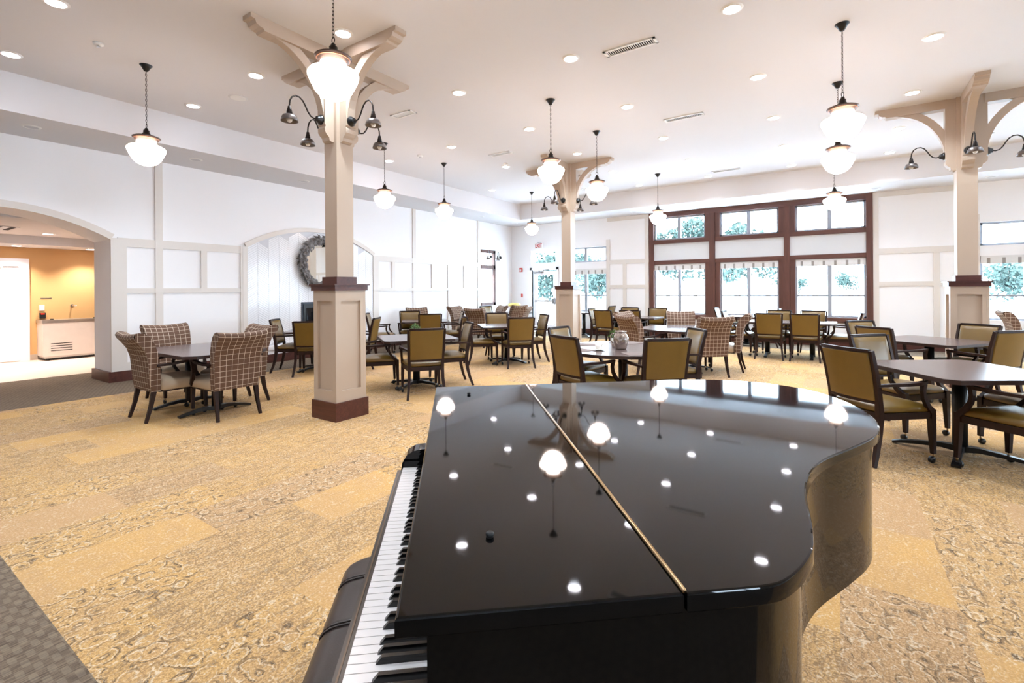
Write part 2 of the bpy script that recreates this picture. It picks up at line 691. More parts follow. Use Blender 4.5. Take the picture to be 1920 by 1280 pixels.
T = .75
mb = MB()
mb.box(WX - T, WX, BY, AY0, 0, CEIL)
ap = arch_pts(AY0, AY1, ASP, ARISE)
for (a, b) in zip(ap[:-1], ap[1:]):
    poly = [a, b, (b[0], CEIL), (a[0], CEIL)]
    mb.prism(poly, lambda p, x: (x, p[0], p[1]), WX - T, WX)
mb.box(WX - T, WX, AY1, 4.2, 0, CEIL)
mb.box(WX - .2, WX, 4.2, 12.45, 0, CEIL)
mb.box(WX - .2, WX, 12.45, 13.22, 0, .93).box(WX - .2, WX, 12.45, 13.22, 2.77, CEIL).box(WX - .05, WX, 13.22, WY + .2, 0, CEIL)
wall_left = struct('wall_left', mb, M['wall'])

# trim on the left wall (proud stiles and rails)


def lstrip(name, y0, y1, z0, z1, t=.03, parent=wall_left, mat='trim'):
    return MB().box(WX - .001, WX + t, y0, y1, z0, z1).obj(name, M[mat], parent)


RZ0, RZ1, MZ0, MZ1 = 2.19, 2.33, 1.43, 1.51
lstrip('stile', 3.39, 3.50, .17, SOFF)
lstrip('stile', 9.40, 9.51, .17, SOFF, .026)
lstrip('stile', 12.26, 12.36, .17, SOFF, .026)
lstrip('stile', 2.87, 2.99, .17, RZ1)
lstrip('stile', 4.80, 4.90, .17, RZ1)
lstrip('stile', 8.10, 8.20, .17, RZ1)
for y in (4.10,):
    lstrip('stile', y, y + .1, MZ1, RZ0)
for y in (8.65, 10.12, 11.55):
    lstrip('stile', y, y + .1, MZ1, RZ0)
lstrip('stile', 10.82, 10.92, .17, RZ0)
for a, b in ((2.87, 4.90), (8.06, 12.30)):
    lstrip('rail', a, b, RZ0, RZ1, .024)
    lstrip('rail', a, b, MZ0, MZ1, .024)
    lstrip('rail', a, b, .17, .30, .024)
# arch casing
mb = MB()
for off0, off1, t in ((0, .10, .03),):
    A = arch_pts(AY0, AY1, ASP, ARISE, 18, off0)
    B = arch_pts(AY0, AY1, ASP, ARISE, 18, off1)
    for i in range(18):
        mb.prism([A[i], A[i + 1], B[i + 1], B[i]], lambda p, x: (x, p[0], p[1]), WX - .001, WX + t)
mb.box(WX - .001, WX + .03, AY1, AY1 + .09, .17, ASP + .03)
mb.obj('arch_casing', M['trim'], wall_left)
struct('baseboard_left', MB().box(WX, WX + .03, 2.78, 6.02, 0, .17).box(WX, WX + .03, 7.0, 12.4, 0, .17)
       .box(WX, WX + .03, 12.4, WY, 0, .17).box(WX - T - .03, WX + .03, 2.745, 2.78, 0, .17).box(WX, WX + .03, BY, AY0, 0, .17), M['mahogany'])

# ---- window wall with openings
W_OPEN = []   # x0, x1, z0, z1


def window_wall():
    ops = [(-8.78, -7.83, 0, 2.12), (-8.84, -7.86, 2.32, 2.78), (-7.50, -6.05, .72, 2.10), (-7.50, -6.05, 2.32, 2.80),
           (-4.66, .68, .58, SOFF), (2.54, 3.98, .72, 2.10), (2.54, 3.98, 2.32, 2.82), (5.2, 8.4, .72, 2.82)]
    xs = sorted({-9.85, RX + .2} | {a for o in ops for a in o[:2]})
    mb = MB()
    for x0, x1 in zip(xs[:-1], xs[1:]):
        xm = (x0 + x1) / 2
        cuts = sorted((o[2], o[3]) for o in ops if o[0] < xm < o[1])
        z = 0
        for a, b in cuts:
            if a > z + 1e-4:
                mb.box(x0, x1, WY, WY + .2, z, a)
            z = b
        if z < CEIL:
            mb.box(x0, x1, WY, WY + .2, z, CEIL)
    return struct('wall_window', mb, M['wall'])


wall_window = window_wall()


def wstrip(name, x0, x1, z0, z1, t=.03, y=WY, mat='trim', parent=wall_window):
    return MB().box(x0, x1, y - t, y + .001, z0, z1).obj(name, M[mat], parent)


for a, b in ((-6.0, -4.67), (.69, 2.44), (4.08, 5.1)):
    wstrip('rail', a, b, 2.22, 2.35, .024)
    wstrip('rail', a, b, 1.47, 1.57, .024)
    wstrip('rail', a, b, .17, .30, .024)
    wstrip('rail', a, b, 3.56, SOFF, .024)
for x, z1 in ((-5.50, 2.22), (-4.80, SOFF), (.69, SOFF), (1.77, 2.22), (2.42, 3.0), (-6.04, 3.0), (-7.62, 3.0), (4.0, 3.0)):
    wstrip('stile', x, x + .11, .17, z1, .026)
struct('baseboard_window', MB().box(-9.62, -8.88, WY - .03, WY, 0, .17).box(-7.76, RX, WY - .03, WY, 0, .17), M['mahogany'])

# right wall (with tall windows added out of view for light) and wall behind the camera
mb = MB()
ys = [BY, -3.2, -1.4, 5.6, 7.4, WY + .2]
for i in range(len(ys) - 1):
    if i % 2 == 0:
        mb.box(RX, RX + .2, ys[i], ys[i + 1], 0, CEIL)
    else:
        mb.box(RX, RX + .2, ys[i], ys[i + 1], 0, .72).box(RX, RX + .2, ys[i], ys[i + 1], 2.9, CEIL)
struct('wall_right', mb, M['wall'])
struct('wall_back', MB().box(-14.6, RX + .2, BY - .2, BY, 0, CEIL), M['wall'])
mb = MB()
for i in (1, 3):
    for (a, b) in ((ys[i], ys[i] + .06), (ys[i + 1] - .06, ys[i + 1]), ((ys[i] + ys[i + 1]) / 2 - .03, (ys[i] + ys[i + 1]) / 2 + .03)):
        mb.box(RX + .02, RX + .1, a, b, .72, 2.9)
    for z in (.72, 2.1, 2.84):
        mb.box(RX + .02, RX + .1, ys[i], ys[i + 1], z, z + .06)
    portal('portal_right', (RX + .15, (ys[i] + ys[i + 1]) / 2, 1.81), (1.8, 2.2), (PI / 2, 0, PI / 2))
struct('window_6', mb, M['panel'])  # frames of the added windows, unseen, that light the near part

# ---- windows of the far wall


M['window_frame'] = flat('pale_grey_vinyl', (160, 166, 176), .5, var=.01)


def sash_window(name, x0, x1, z0, z1, wood_frame, meet=None, parent_label=None):
    """white vinyl double unit set in the opening"""
    root = MB()
    Y0, Y1 = WY + .05, WY + .12
    xm = (x0 + x1) / 2
    t = .045
    root.box(x0, x0 + t, Y0, Y1, z0, z1).box(x1 - t, x1, Y0, Y1, z0, z1).box(x0, x1, Y0, Y1, z0, z0 + t).box(x0, x1, Y0, Y1, z1 - t, z1)
    o = struct(name, root, M['window_frame'])
    MB().box(xm - .045, xm + .045, Y0 - .01, Y1, z0 + t, z1 - t).obj('mullion', M['window_frame'], o)
    if meet:
        for a, b in ((x0 + t, xm - .045), (xm + .045, x1 - t)):
            MB().box(a, b, Y0 + .005, Y1 - .01, meet - .022, meet + .022).obj('meeting_rail', M['window_frame'], o)
    for a, b in ((x0 + t, xm - .045), (xm + .045, x1 - t)):
        MB().box(a, b, Y0 + .03, Y0 + .036, z0 + t, z1 - t).obj('pane', M['glass'], o)
    return o


BX = [(-4.53, -3.08), (-2.70, -1.27), (-.90, .56)]
k = 1
for a, b in BX:
    sash_window('window_%d' % k, a, b, .70, 2.16, True, 1.245); k += 1
    sash_window('window_%d' % k, a, b, 2.87, 3.54, True); k += 1
sash_window('window_7', -7.50, -6.05, .72, 2.10, False, 1.245)
sash_window('window_8', -7.50, -6.05, 2.32, 2.80, False)
sash_window('window_9', 2.54, 3.98, .72, 2.10, False, 1.245)
sash_window('window_10', 2.54, 3.98, 2.32, 2.82, False)
sash_window('window_11', 5.2, 8.4, .72, 2.82, False, 1.245)
# clear transom above the exit door
o = struct('window_12', MB().box(-8.84, -8.80, WY + .05, WY + .1, 2.32, 2.78).box(-7.90, -7.86, WY + .05, WY + .1, 2.32, 2.78)
           .box(-8.8, -7.9, WY + .05, WY + .1, 2.32, 2.36).box(-8.8, -7.9, WY + .05, WY + .1, 2.74, 2.78), M['panel'])
MB().box(-8.80, -7.90, WY + .07, WY + .076, 2.36, 2.74).obj('pane', M['glass'], o)

# brown timber surround of the big bank
bank = thing('window_surround', 'dark-stained timber surround framing the three-bay window bank on the far wall', 'window frame', (0, WY, 0))
bank['kind'] = 'structure'


def bwood(name, x0, x1, z0, z1, t0=.03, t1=.10, mat='window_wood'):
    MB().box(x0, x1, -t0, t1, z0, z1).obj(name, M[mat], bank)


bwood('post', -4.67, -4.53, .58, SOFF - .001, .045)
bwood('post', .56, .69, .58, SOFF - .001, .045)
bwood('post', -2.97, -2.82, .58, 3.54, .05)
bwood('post', -1.15, -1.02, .58, 3.54, .05)
for a, b in ((-3.08, -2.97), (-2.82, -2.70), (-1.27, -1.15), (-1.02, -.90)):
    bwood('stile', a, b, .70, 2.16, .02)
    bwood('stile', a, b, 2.87, 3.54, .02)
for a, b, c in ((.58, .70, 'sill'), (2.16, 2.27, 'rail'), (2.76, 2.87, 'rail'), (3.54, SOFF - .001, 'rail')):
    bwood(c, -4.53, .56, a, b, .035 if c == 'rail' else .07, mat='window_wood_h')
for a, b in ((-4.53, -2.97), (-2.82, -1.15), (-1.02, .56)):
    MB().box(a, b, 0.0, .10, 2.27, 2.76).obj('infill_panel', M['infill'], bank, label='white infill panel')

# valances
vals = [(-4.53, -3.08, 'left bay of the big window bank'), (-2.70, -1.27, 'middle bay of the big window bank'), (-.90, .56, 'right bay of the big window bank'),
        (-7.50, -6.05, 'white window right of the exit door'), (2.54, 3.98, 'white window beyond the right column')]
for a, b, s in vals:
    o = bpy.data.objects.new('valance', None)
    w_ = b - a - .02
    mb = MB()
    n = 36
    front = []
    for i in range(n + 1):
        x = -w_ / 2 + w_ * i / n
        front.append((x, -.035 - .012 * abs(math.sin(PI * x / .236))))
    poly = front + [(w_ / 2, 0), (-w_ / 2, 0)]
    mb.prism(poly, lambda p, z: (p[0], p[1], z), -.17, 0)
    o = mb.obj('valance', M['valance'])
    o.location = ((a + b) / 2, WY + .045, 2.10 if a < -7 or a > 2 else 2.155)
    tag(o, 'striped grey and white valance on the ' + s, 'valance', 'striped window valances')

# left wall window (brown frame, seen edge-on)
o = struct('window_13', MB().box(WX - .05, WX + .03, 13.12, 13.22, .93, 2.77).box(WX - .1, WX + .03, 12.45, 13.22, 2.67, 2.77)
           .box(WX - .1, WX + .03, 12.45, 13.22, 2.14, 2.27).box(WX - .1, WX + .03, 12.45, 13.22, .93, 1.03), M['window_wood'])
MB().box(WX - .06, WX - .055, 12.45, 13.12, 1.03, 2.67).obj('pane', M['glass'], o)
mb = MB().box(0, .04, -.30, .30, -.17, 0)
o = mb.obj('valance', M['valance'])
o.location = (WX - .04, 12.79, 2.13)
tag(o, 'small striped valance on the brown-framed side window', 'valance', 'striped window valances')

for x0, x1, z0, z1 in ((-4.53, .56, .7, 2.16), (-4.53, .56, 2.87, 3.54), (-7.5, -6.05, .72, 2.8), (2.54, 3.98, .72, 2.82), (5.2, 8.4, .72, 2.82), (-8.8, -7.9, .1, 2.78)):
    portal('portal_window', ((x0 + x1) / 2, WY + .16, (z0 + z1) / 2), (x1 - x0, z1 - z0), (-PI / 2, 0, 0))

portal('portal_window', (WX - .12, 12.83, 1.85), (1.84, .77), (0, -PI / 2, 0))

# ---- exit door
door = struct('door_1', MB().box(-8.74, -8.62, WY + .03, WY + .075, .02, 2.08).box(-7.98, -7.86, WY + .03, WY + .075, .02, 2.08)
              .box(-8.62, -7.98, WY + .03, WY + .075, .02, .25).box(-8.62, -7.98, WY + .03, WY + .075, 1.95, 2.08), M['panel'])
MB().box(-8.62, -7.98, WY + .045, WY + .052, .25, 1.95).obj('door_glass', M['glass'], door)
MB().box(-8.80, -8.765, WY - .01, WY + .1, 0, 2.12).obj('door_edge', M['black_metal'], door, label='dark hinge-side edge')
MB().box(-8.88, -8.80, WY - .025, WY, 0, 2.2).box(-7.84, -7.76, WY - .025, WY, 0, 2.2).box(-8.88, -7.76, WY - .025, WY, 2.12, 2.2).obj('door_casing', M['panel'], door)
MB().box(-8.66, -7.92, WY - .05, WY - .02, 1.03, 1.08).box(-7.98, -7.90, WY - .06, WY + .03, .96, 1.15).obj('push_bar', M['pewter'], door)
mb = MB().box(-8.72, -8.40, WY - .05, WY + .03, 2.0, 2.07)
mb.bar([(-8.5, WY - .05, 2.08), (-8.25, WY - .16, 2.10), (-8.1, WY - .02, 2.12)], .02, .02, (0, 0, 1))
mb.obj('door_closer', M['pewter'], door)

# ---- exit sign
ex = thing('exit_sign', 'white EXIT sign with red letters hanging above the far exit door', 'sign', (-8.46, WY - .10, 2.93))
MB().box(-.15, .15, -.02, .02, -.09, .10).obj('sign_face', M['white_plastic'], ex)
MB().box(-.04, .04, -.02, .10, .10, .135).obj('mounting_bracket', M['grey_plastic'], ex)
fc = bpy.data.curves.new('sign_letters', 'FONT')
fc.body = 'EXIT'
fc.size = .19
fc.align_x = 'CENTER'
fc.align_y = 'CENTER'
fc.extrude = .004
fc.offset = .004
fc.materials.append(M['red_plastic'])
tmp = bpy.data.objects.new('tmp_text', fc)
COL.objects.link(tmp)
bpy.context.view_layer.update()
me_t = bpy.data.meshes.new_from_object(tmp.evaluated_get(bpy.context.evaluated_depsgraph_get()))
bpy.data.objects.remove(tmp)
me_t.name = 'sign_letters'
fo = bpy.data.objects.new('sign_letters', me_t)
COL.objects.link(fo)
fo.parent = ex
fo.location = (0, -.024, .005)
fo.rotation_euler = (PI / 2, 0, 0)
fo.scale = (.68, 1, 1)
fo['label'] = 'red letters reading EXIT'

o = MB().box(-.055, .055, -.04, 0, -.07, .07).obj('fire_strobe', M['red_plastic']); o.location = (-9.25, WY, 2.14)
tag(o, 'red fire alarm strobe high on the wall left of the exit door', 'fire alarm')
MB().box(-.03, .03, -.055, -.04, -.05, .02).obj('strobe_lens', M['white_plastic'], o)
o = MB().box(-.05, .05, -.03, 0, -.06, .06).obj('pull_station', M['red_plastic']); o.location = (-9.24, WY, 1.24)
tag(o, 'small red and white pull station low on the wall left of the exit door', 'fire alarm')
MB().box(-.05, .0, -.036, -.03, -.06, .06).obj('pull_handle', M['white_plastic'], o)

# ================================================================ ANNEX THROUGH THE ARCH
AX = -14.4
mb = MB().box(AX - .2, AX, BY, 6.5, 0, 3.2).box(AX, WX - T, 6.3, 6.5, 0, 3.2)
struct('wall_annex', mb, M['yellow'])
struct('wall_annex_side', MB().box(WX - T - .01, WX - T, 4.2, 6.5, 0, 3.2), M['wall'])
mb = MB().box(AX, WX - T, BY, 6.5, 2.60, 2.9).box(AX, -13.45, BY, 6.5, 2.42, 2.60).box(AX, WX - T, 4.35, 6.5, 2.42, 2.60)
struct('ceiling_annex', mb, M['ceiling'])
struct('baseboard_annex', MB().box(AX, AX + .02, 2.75, 6.3, 0, .12), M['cream'])
d2 = struct('door_2', MB().box(AX, AX + .03, 1.62, 2.60, .01, 2.05), M['panel'])
MB().box(AX, AX + .05, 2.60, 2.75, 0, 2.18).box(AX, AX + .05, 1.47, 1.62, 0, 2.18).box(AX, AX + .05, 1.62, 2.60, 2.05, 2.18).obj('door_casing', M['panel'], d2)
MB().box(AX + .03, AX + .10, 2.05, 2.34, 1.98, 2.05).box(AX + .05, AX + .07, 2.34, 2.58, 2.01, 2.04).obj('door_closer', M['grey_plastic'], d2)

fz = thing('chest_freezer', 'white chest freezer with stainless top against the yellow wall', 'freezer', (-13.93, 3.43, 0))
mb = MB().prism([(-.45, .10), (-.45, .80), (-.07, .80), (-.0, .55), (0, .10)], lambda p, y: (p[0], y, p[1]), -.56, .56)
mb = MB().box(-.46, 0, -.56, .56, .09, .80)
mb.obj('cabinet', M['freezer'], fz)
MB().box(-.47, .012, -.575, .575, .80, .865).obj('steel_top', M['steel'], fz)
MB().box(-.44, -.02, -.54, .54, .05, .09).obj('base_rail', M['steel'], fz)
MB().box(-.42, -.06, -.50, .50, .012, .05).obj('plinth', M['black_plastic'], fz)
for y in (-.45, .45):
    for x in (-.38, -.08):
        MB().cyl((x, y, 0), .022, 0, .05, 8).obj('foot', M['black_plastic'], fz)
g = MB().box(0, .012, -.47, -.06, .16, .40).obj('grille', M['freezer'], fz)
for i in range(4):
    MB().box(.012, .016, -.44, -.09, .20 + i * .05, .215 + i * .05).obj('grille_slot', M['black_plastic'], g)
for y in (-.38, .35):
    MB().cyl((-.18, y, 0), .03, .865, .885, 10).obj('lid_knob', M['black_plastic'], fz)
ct = thing('service_counter', 'dark service counter just right of the chest freezer', 'counter', (-14.12, 4.6, 0))
MB().box(-.27, .15, -.56, .6, 0, .85).obj('cabinet', M['black_plastic'], ct)
MB().box(-.27, .18, -.56, .6, .85, .89).obj('counter_top', M['steel'], ct)
MB().box(-.27, -.22, -.56, .6, .89, 1.02).obj('backsplash', M['black_plastic'], ct)
o = MB().box(0, .015, -.04, .04, -.06, .06).obj('wall_switch', M['white_plastic']); o.location = (AX, 2.95, 1.12)
MB().box(.015, .022, -.012, .012, -.03, .03).obj('switch_rocker', M['white_plastic'], o)
tag(o, 'white wall switch on the yellow wall', 'switch')
o = MB().box(0, .03, -.05, .05, -.06, .06).obj('card_reader', M['black_plastic']); o.location = (AX, 2.96, .95)
MB().box(.03, .034, -.03, .03, .03, .045).obj('indicator_light', emit('red_indicator', (255, 40, 20), .8), o)
tag(o, 'black card reader box below the white switch on the yellow wall', 'reader')
hk = thing('wall_tap', 'small chrome tap sticking out of the yellow wall above the freezer', 'tap', (AX, 3.45, 1.16))
MB().cyl((0, 0, 0), .03, 0, .015, 12, Matrix.Rotation(PI / 2, 4, 'Y')).obj('tap_plate', M['chrome'], hk)
MB().tube([(.01, 0, 0), (.07, 0, .0), (.10, .02, -.01), (.13, .05, 0)], .011, 6).obj('tap_spout', M['chrome'], hk)
o = MB().box(0, .01, -.09, .09, -.008, .008).obj('wall_strip', M['steel']); o.location = (AX, 3.02, 1.33)
tag(o, 'thin metal strip on the yellow wall above the switch', 'wall strip')
o = MB().box(-.35, .35, -.16, .16, 0, .02).obj('air_diffuser', M['grey_plastic']); o.location = (-12.2, 2.0, 2.59)
tag(o, 'flat linear air diffuser in the ceiling beyond the arch', 'vent')
o2 = MB().box(-.3, .3, -.12, -.05, -.004, 0).box(-.3, .3, .05, .12, -.004, 0).obj('diffuser_slot', M['vent_dark'], o)
o = MB().cyl((0, 0, 0), .06, -.03, 0, 14).obj('smoke_detector', M['white_plastic']); o.location = (-11.9, 1.75, 2.60)
MB().cyl((0, 0, 0), .03, -.045, -.03, 10).obj('sensor_cap', M['grey_plastic'], o)
tag(o, 'round white smoke detector on the ceiling beyond the arch', 'smoke detector')

# ================================================================ FIREPLACE NICHE
FY0, FY1 = 4.92, 8.04
fp = thing('fireplace_niche', 'arched fireplace niche with glossy white chevron tiles on the left wall', 'fireplace', (WX, 6.48, 0))
fpa = arch_pts(FY0 - 6.48, FY1 - 6.48, 2.31, .44, 24)
mb = MB()
for (a, b) in zip(fpa[:-1], fpa[1:]):
    mb.prism([(a[0], .3), (b[0], .3), b, a], lambda p, x: (x, p[0], p[1]), .0, .008)
mb.obj('grout_field', M['grout'], fp)


def fz_top(y):
    for (a, b) in zip(fpa[:-1], fpa[1:]):
        if a[0] <= y <= b[0]:
            return a[1] + (b[1] - a[1]) * (y - a[0]) / (b[0] - a[0])
    return 0


mb = MB()
cw, pitch, slope = .222, .046, .62
ncol = int((FY1 - FY0) / cw)
for c in range(ncol):
    y0 = -1.56 + c * cw + .003
    y1 = y0 + cw - .005
    sgn = 1 if c % 2 == 0 else -1
    z = .2
    while z < 2.8:
        z += pitch
        za, zb = (z, z + slope * cw) if sgn > 0 else (z + slope * cw, z)
        ta, tb = fz_top(y0 + .005) - .004, fz_top(y1 - .005) - .004
        if za + .01 > ta or zb + .01 > tb or z < .33:
            continue
        h = pitch - .005
        tl = random.uniform(-.0016, .0016)
        ha, hb = min(h, ta - za), min(h, tb - zb)
        vs = [(.008, y0, za), (.008, y1, zb), (.008, y1, zb + hb), (.008, y0, za + ha),
              (.013 + tl, y0 + .001, za + .001), (.013 - tl, y1 - .001, zb + .001), (.013 - tl, y1 - .001, zb + hb - .001), (.013 + tl, y0 + .001, za + ha - .001)]
        mb.add(vs, [(4, 5, 6, 7), (0, 1, 5, 4), (1, 2, 6, 5), (2, 3, 7, 6), (3, 0, 4, 7)])
mb.obj('chevron_tile', M['tile'], fp, kind='stuff')
mb = MB()
A, B = fpa, arch_pts(FY0 - 6.48, FY1 - 6.48, 2.31, .44, 24, .09)
for i in range(24):
    mb.prism([A[i], A[i + 1], B[i + 1], B[i]], lambda p, x: (x, p[0], p[1]), -.001, .035)
mb.box(-.001, .035, FY0 - 6.48 - .08, FY0 - 6.48 + .01, .17, 2.33).box(-.001, .035, FY1 - 6.48 - .01, FY1 - 6.48 + .08, .17, 2.33)
mb.obj('arch_trim', M['trim'], fp)
MB().box(0, .16, -1.55, 1.55, .26, .33).obj('hearth_shelf', M['panel'], fp)
MB().box(.0, .13, -1.52, 1.52, .17, .26).obj('hearth_face', M['panel'], fp)
MB().box(.0, .135, -1.53, 1.53, 0, .17).obj('hearth_base', M['mahogany'], fp)
fb = MB().box(.0, .03, -.40, .48, .42, 1.205).obj('firebox_frame', M['firebox'], fp)
MB().box(.03, .045, -.36, .44, .46, 1.165).obj('inner_frame', M['black_plastic'], fb)
MB().box(.045, .05, -.30, .38, .52, 1.08).obj('fire_glass', M['glass_dark'], fb)

wr = thing('wreath_mirror', 'round mirror ringed by a dusty grey leaf wreath above the fireplace', 'mirror', (WX + .015, 6.58, 2.06))
RM = Matrix.Rotation(PI / 2, 4, 'Y')
MB().lathe([(.44, 0), (.44, .02)], (0, 0, 0), 40, False, True, RM).obj('mirror_disc', M['mirror'], wr)
mb = MB()
mb.tube([(.04, .50 * math.cos(a), .50 * math.sin(a)) for a in [2 * PI * k / 40 for k in range(40)]], .035, 6, closed=True)
for k in range(900):
    a = random.uniform(0, 2 * PI)
    r = .50 + random.uniform(-.05, .07)
    c = Vector((random.uniform(.03, .12), r * math.cos(a), r * math.sin(a)))
    da = a + PI / 2 + random.uniform(-.9, .9) * (1 if random.random() < .5 else -1)
    d = Vector((random.uniform(-.2, .5), math.cos(da), math.sin(da))).normalized() * random.uniform(.08, .14)
    s = Vector((random.uniform(-.6, .6), -math.sin(da), math.cos(da))).normalized() * random.uniform(.022, .042)
    up = Vector((.012, 0, 0))
    mb.add([c, c + d * .45 + s + up, c + d, c + d * .45 - s + up, c + d * .5 + up * 2], [(0, 1, 4), (1, 2, 4), (2, 3, 4), (3, 0, 4)])
mb.obj('wreath_leaves', M['wreath'], wr, kind='stuff')

# ================================================================ COLUMNS


def column(x, y, label):
    c = thing('support_column', label, 'column', (x, y, 0))
    sq = lambda mb, h, z0, z1: mb.box(-h, h, -h, h, z0, z1)
    sq(MB(), .222, 0, .205).obj('base_block', M['mahogany'], c)
    sq(MB(), .176, .205, 1.445).obj('pedestal_core', M['cream'], c)
    for k in range(4):
        R = Matrix.Rotation(k * PI / 2, 4, 'Z')
        MB().box(-.203, -.130, -.203, -.172, .205, 1.445, R).box(.130, .203 - .0315, -.203, -.172, .205, 1.445, R).obj('pedestal_stile', M['cream'], c)
        MB().box(-.130, .130, -.203, -.172, .205, .33, R).box(-.130, .130, -.203, -.172, 1.33, 1.445, R).obj('pedestal_rail', M['cream'], c)
    mb = MB()
    sq(mb, .222, 1.445, 1.505)
    sq(mb, .238, 1.505, 1.52)
    mb.obj('cap_moulding', M['mahogany'], c)
    sq(MB(), .135, 1.52, 1.602).obj('cap_block', M['mahogany'], c)
    sq(MB(), .11, 1.602, CEIL).obj('shaft', M['cream'], c)
    # each arm: corbelled leg board, curved brace and ceiling beam
    leg = [(.10, 3.12), (.135, 3.12), (.165, 3.135), (.172, 3.17), (.20, 3.19), (.222, 3.22), (.225, 3.26), (.21, 3.29), (.225, 3.30), (.225, CEIL), (.10, CEIL)]
    lo = [(.88 - .66 * math.cos(t), 3.30 + .74 * math.sin(t)) for t in [PI / 2 * i / 12 for i in range(13)]]
    hi = [(.88 - .755 * math.cos(t), 3.30 + .84 * math.sin(t)) for t in [PI / 2 * i / 12 for i in range(13)]]
    lo2 = [p for p in lo if p[1] <= 4.04]
    hi2 = [p for p in hi if p[1] <= 4.04 and p[0] > .17]
    brace = [(.20, 3.30)] + lo2 + [(.86, 4.04)] + hi2[::-1]
    beam = [(.20, 4.03), (.90, 4.03), (.915, 4.05), (.95, 4.055), (.985, 4.075), (1.0, 4.11), (1.04, 4.115), (1.04, CEIL), (.20, CEIL)]
    for k in range(4):
        ca, sa = round(math.cos(k * PI / 2)), round(math.sin(k * PI / 2))
        f = lambda p, a, ca=ca, sa=sa: (ca * p[0] - sa * a, sa * p[0] + ca * a, p[1])
        MB().prism(leg, f, -.065, .065).obj('corbel_board', M['cream'], c)
        MB().prism(brace, f, -.045, .045).obj('brace', M['cream'], c)
        MB().prism(beam, f, -.075, .075).obj('ceiling_beam', M['cream'], c)
    # thin cover strips beside the corbels
    return c


CX1, CX2, CX3 = (-4.78, 3.50), (-4.88, 9.42), (1.53, 9.42)
column(*CX1, 'tall cream column with dark cap and base nearest the camera on the left')
column(*CX2, 'cream column with dark cap standing far back in the middle of the room')
column(*CX3, 'cream column with curved braces at the right edge beside the dining tables')

# goose-neck lamps on the columns


def make_sconce(name, label, M0=None):
    s = thing(name, label, 'lamp')
    RY = Matrix.Rotation(PI / 2, 4, 'Y')
    MB().lathe([(.055, 0), (.055, .015), (.045, .03), (.03, .05), (.03, .06)], (0, 0, 0), 18, True, True, RY).obj('wall_plate', M['black_metal'], s)
    path = []
    for i in range(17):
        t = i / 16
        x = .05 + .37 * t
        z = -.005 + .0 * t + .20 * (math.sin(PI * (t - .12) * 1.05) if t > .12 else -.06 * math.sin(PI * t / .12))
        path.append((x, 0, z))
    path = [(.05, 0, 0), (.09, 0, -.008), (.13, 0, .004), (.165, 0, .045), (.195, 0, .10), (.225, 0, .145), (.265, 0, .172), (.31, 0, .172), (.35, 0, .145), (.372, 0, .10), (.378, 0, .05), (.378, 0, .03)]
    MB().tube(path, .0085, 8).obj('goose_neck', M['bronze'], s)
    MB().lathe([(.013, .04), (.018, .035), (.018, .02), (.022, .01), (.034, -.05)], (.378, 0, 0), 14).obj('socket', M['bronze'], s)
    sh = MB().lathe([(.034, -.045), (.062, -.055), (.075, -.075), (.088, -.12), (.086, -.12), (.072, -.078), (.03, -.055)], (.378, 0, 0), 22, True, False).obj('lamp_shade', M['pewter'], s)
    MB().lathe([(.012, -.06), (.028, -.085), (.03, -.105), (.018, -.13), (.004, -.135)], (.378, 0, 0), 12).obj('bulb', M['bulb'], s)
    return s


dirs = {0: 'right', 90: 'far', 180: 'left', 270: 'near'}
first = None
for (cx, cy), cname in ((CX1, 'nearest left column'), (CX2, 'far middle column'), (CX3, 'right column')):
    for ang in (0, 90, 180, 270):
        side = {0: 'facing the right side wall', 90: 'facing the far windows', 180: 'facing the left wall', 270: 'facing the camera side'}[ang]
        lab = 'goose-neck pewter lamp on the %s, %s' % (cname, side)
        p = (cx + .225 * math.cos(math.radians(ang)), cy + .225 * math.sin(math.radians(ang)), 3.355)
        if first is None:
            first = make_sconce('goose_neck_lamp', lab)
            first.location = p
            first.rotation_euler = (0, 0, math.radians(ang))
            first['group'] = 'goose-neck lamps on the columns'
        else:
            dup(first, p, math.radians(ang), lab)
for y, s in ((13.54, 'right of the brown-framed side window'), (12.95, 'in front of the brown-framed side window')):
    dup(first, (WX + .001 + (.04 if y < 13.3 else 0), y, 2.55), math.radians(-68), 'goose-neck wall lamp on the far left wall ' + s, 'goose-neck lamps on the far left wall')

# ================================================================ PENDANTS


